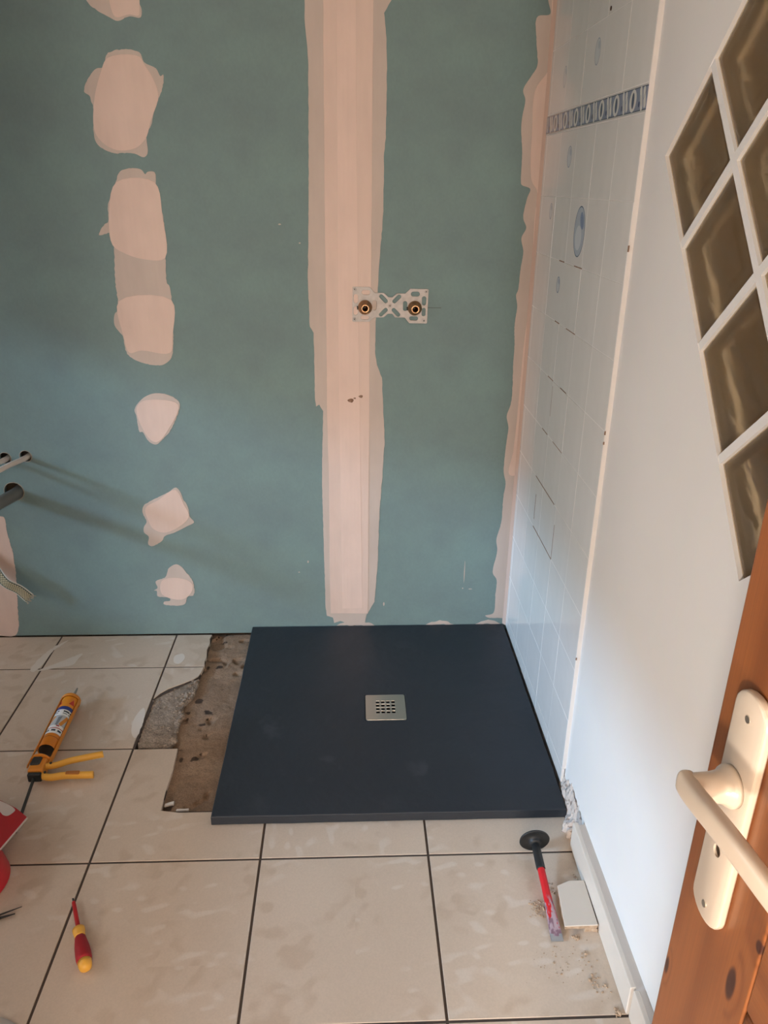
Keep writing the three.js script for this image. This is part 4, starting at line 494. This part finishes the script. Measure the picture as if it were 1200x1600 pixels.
// ---------------------------------------------------------------- rest of the room: left wall with window, ceiling, door wall, hall
{
  const wl = thing('wall_left', 'white painted wall with a wide window left of the photo', 'wall', [0, 0, 0], 'structure');
  const g = extr(shapeOf([[-0.16, -0.05], [ZF + 0.1, -0.05], [ZF + 0.1, HC], [-0.16, HC]], [[[0.44, 0.55], [2.56, 0.55], [2.56, 1.95], [0.44, 1.95]].reverse()]), 0.2).rotateY(-Math.PI / 2).translate(XL, 0, 0);
  mesh('wall_panel', boxUV(g), M.white, wl);
  const w2 = thing('window_2', 'white framed window with its roller shutter half lowered', 'window', [0, 0, 0], 'structure');
  const fm = phys({ color: lin(0.75, 0.75, 0.74), roughness: 0.35 }), f = (a, b, c, d) => mesh('window_frame', box(XL - 0.14, XL - 0.09, c, d, a, b), fm, w2);
  f(0.44, 0.47, 0.55, 1.95); f(2.53, 2.56, 0.55, 1.95); f(0.47, 2.53, 0.55, 0.58); f(0.47, 2.53, 1.92, 1.95);
  for (const [a, b] of [[0.47, 1.50], [1.50, 2.53]]) mesh('pane', box(XL - 0.117, XL - 0.113, 0.58, 1.92, a, b), phys({ color: lin(1, 1, 1), transmission: 1, roughness: 0, thickness: 0, ior: 1.5 }), w2);
  for (let k = 0; k < 8; k++) mesh('shutter_slat', boxUV(rbox(0.012, 0.0495, 2.11, 0.004, 1).translate(XL - 0.175, 1.59 + k * 0.05, 1.50)), fm, w2);
  tag(mesh('ceiling', box(XL - 0.2, 2.3, HC, HC + 0.1, -1.3, 6.3), M.ceiling), 'plain white ceiling above the bathroom and hall', 'ceiling', 'structure');
  const wf = thing('wall_front', 'white wall with the doorway behind the camera', 'wall', [0, 0, 0], 'structure');
  const d = extr(shapeOf([[XL - 0.2, -0.05], [-0.44, -0.05], [-0.44, 2.05], [0.33, 2.05], [0.33, -0.05], [XW + 0.1, -0.05], [XW + 0.1, HC], [XL - 0.2, HC]]), 0.1).translate(0, 0, ZF); mesh('wall_panel', boxUV(d), M.white, wf);
  // hall around the bathroom: behind the camera and behind the glass blocks
  const hall = thing('wall_hall', 'warm beige hall walls beyond the doorway and glass blocks', 'wall', [0, 0, 0], 'structure');
  const hm = mat({ map: tex(128, 128, (u, v) => { const n = fbm(u, v, 5, 4, 501); return [0.60 + 0.05 * n, 0.54 + 0.05 * n, 0.43 + 0.05 * n]; }, true, 1.5), roughness: 0.9 });
  mesh('hall_wall', box(XL - 0.2, 2.3, -0.05, HC, 6.2, 6.3), hm, hall); mesh('hall_wall', box(2.2, 2.3, -0.05, HC, -1.3, 6.2), hm, hall); mesh('hall_wall', box(XW + 0.1, 2.2, -0.05, HC, -1.3, -1.2), hm, hall); mesh('hall_wall', box(XL - 0.2, XL, -0.05, HC, ZF + 0.1, 6.2), hm, hall); mesh('hall_wall', box(XW + 0.05, XW + 0.1, -0.05, HC, -1.2, -0.16), hm, hall);
  tag(mesh('floor_hall', mergeGeometries([box(XW + 0.1, 2.2, -0.12, 0, -1.2, 6.2), box(XL - 0.2, XW + 0.1, -0.12, 0, ZF + 0.1, 6.2)]), mat({ color: lin(0.30, 0.17, 0.085), roughness: 0.5 })), 'brown hall floor beyond the doorway', 'floor', 'structure');
  tag(mesh('ground', box(-16, XL - 0.2, -0.3, -0.2, -8, 10), mat({ color: lin(0.30, 0.29, 0.27), roughness: 0.95 })), 'grey terrace paving outside the window', 'ground', 'structure');
  const warm = lin(1.0, 0.885, 0.78);
  const fillLamp = (x, z, power, label) => { const o = thing('fill_ceiling_lamp', label, 'fillLamp', [x, HC, z]); mesh('fill_lamp_base', lathe([[0, 0], [0.07, 0], [0.07, -0.02], [0, -0.02]], 28), fm, o); mesh('fill_lamp_globe', new THREE.SphereGeometry(0.11, 28, 18).translate(0, -0.13, 0), mat({ color: lin(0.8, 0.75, 0.65), emissive: warm, emissiveIntensity: 1.0 }), o); const l = new THREE.PointLight(warm, power); l.position.set(0, -0.13, 0); l.shadow.radius = 5; l.castShadow = true; o.add(l); };  // ceiling globe added to give the glass blocks light from behind
  fillLamp(1.7, 3.3, 4, 'added unseen fill light in a ceiling globe, hall right of the doorway');
  const fillFloorLamp = (x, z, power, label) => { const o = thing('fill_floor_lamp', label, 'fillLamp', [x, 0, z]); mesh('fill_lamp_base', lathe([[0, 0], [0.14, 0], [0.14, 0.012], [0.02, 0.025], [0, 0.025]], 32), fm, o); mesh('pole', new THREE.CylinderGeometry(0.012, 0.012, 0.6, 16).translate(0, 0.3, 0), fm, o); mesh('fill_lamp_globe', new THREE.SphereGeometry(0.2, 32, 20).translate(0, 0.78, 0), mat({ color: lin(0.8, 0.75, 0.65), emissive: warm, emissiveIntensity: 3 }), o); const l = new THREE.PointLight(warm, power); l.position.set(0, 0.78, 0); l.shadow.radius = 9; l.castShadow = true; o.add(l); };  // unseen globes added as warm fill through the doorway
  fillFloorLamp(-0.12, 5.3, 19, 'added unseen warm fill globe in the hall straight behind the doorway');
  fillFloorLamp(-1.5, 4.9, 30, 'added unseen warm fill globe in the hall left of the doorway');
  { const o = thing('shade_tub', 'added unseen white tub that shades the left floor from the window', 'shade_tub', [-1.80, 0, 1.72]); const rr2 = (w, d, r) => { const p = []; for (let k = 0; k < 4; k++) for (let q = 0; q <= 6; q++) { const a = k * Math.PI / 2 + q * Math.PI / 12, sx = k === 0 || k === 3 ? 1 : -1, sy = k < 2 ? 1 : -1; p.push([sx * (w - r) + r * Math.cos(a), sy * (d - r) + r * Math.sin(a)]); } return p; }; const em = phys({ color: lin(0.78, 0.77, 0.75), roughness: 0.2 }); mesh('shade_tub_shell', boxUV(extr(shapeOf(rr2(0.45, 0.84, 0.03), [rr2(0.39, 0.76, 0.15).reverse()]), 0.26, 0.01, 2).rotateX(-Math.PI / 2).translate(0, 0.12, 0)), em, o); mesh('shade_tub_base', boxUV(extr(shapeOf(rr2(0.445, 0.835, 0.03)), 0.12).rotateX(-Math.PI / 2)), em, o); }  // tub shape added out of view to block window light from the left floor
}
renderer.render(scene, camera);
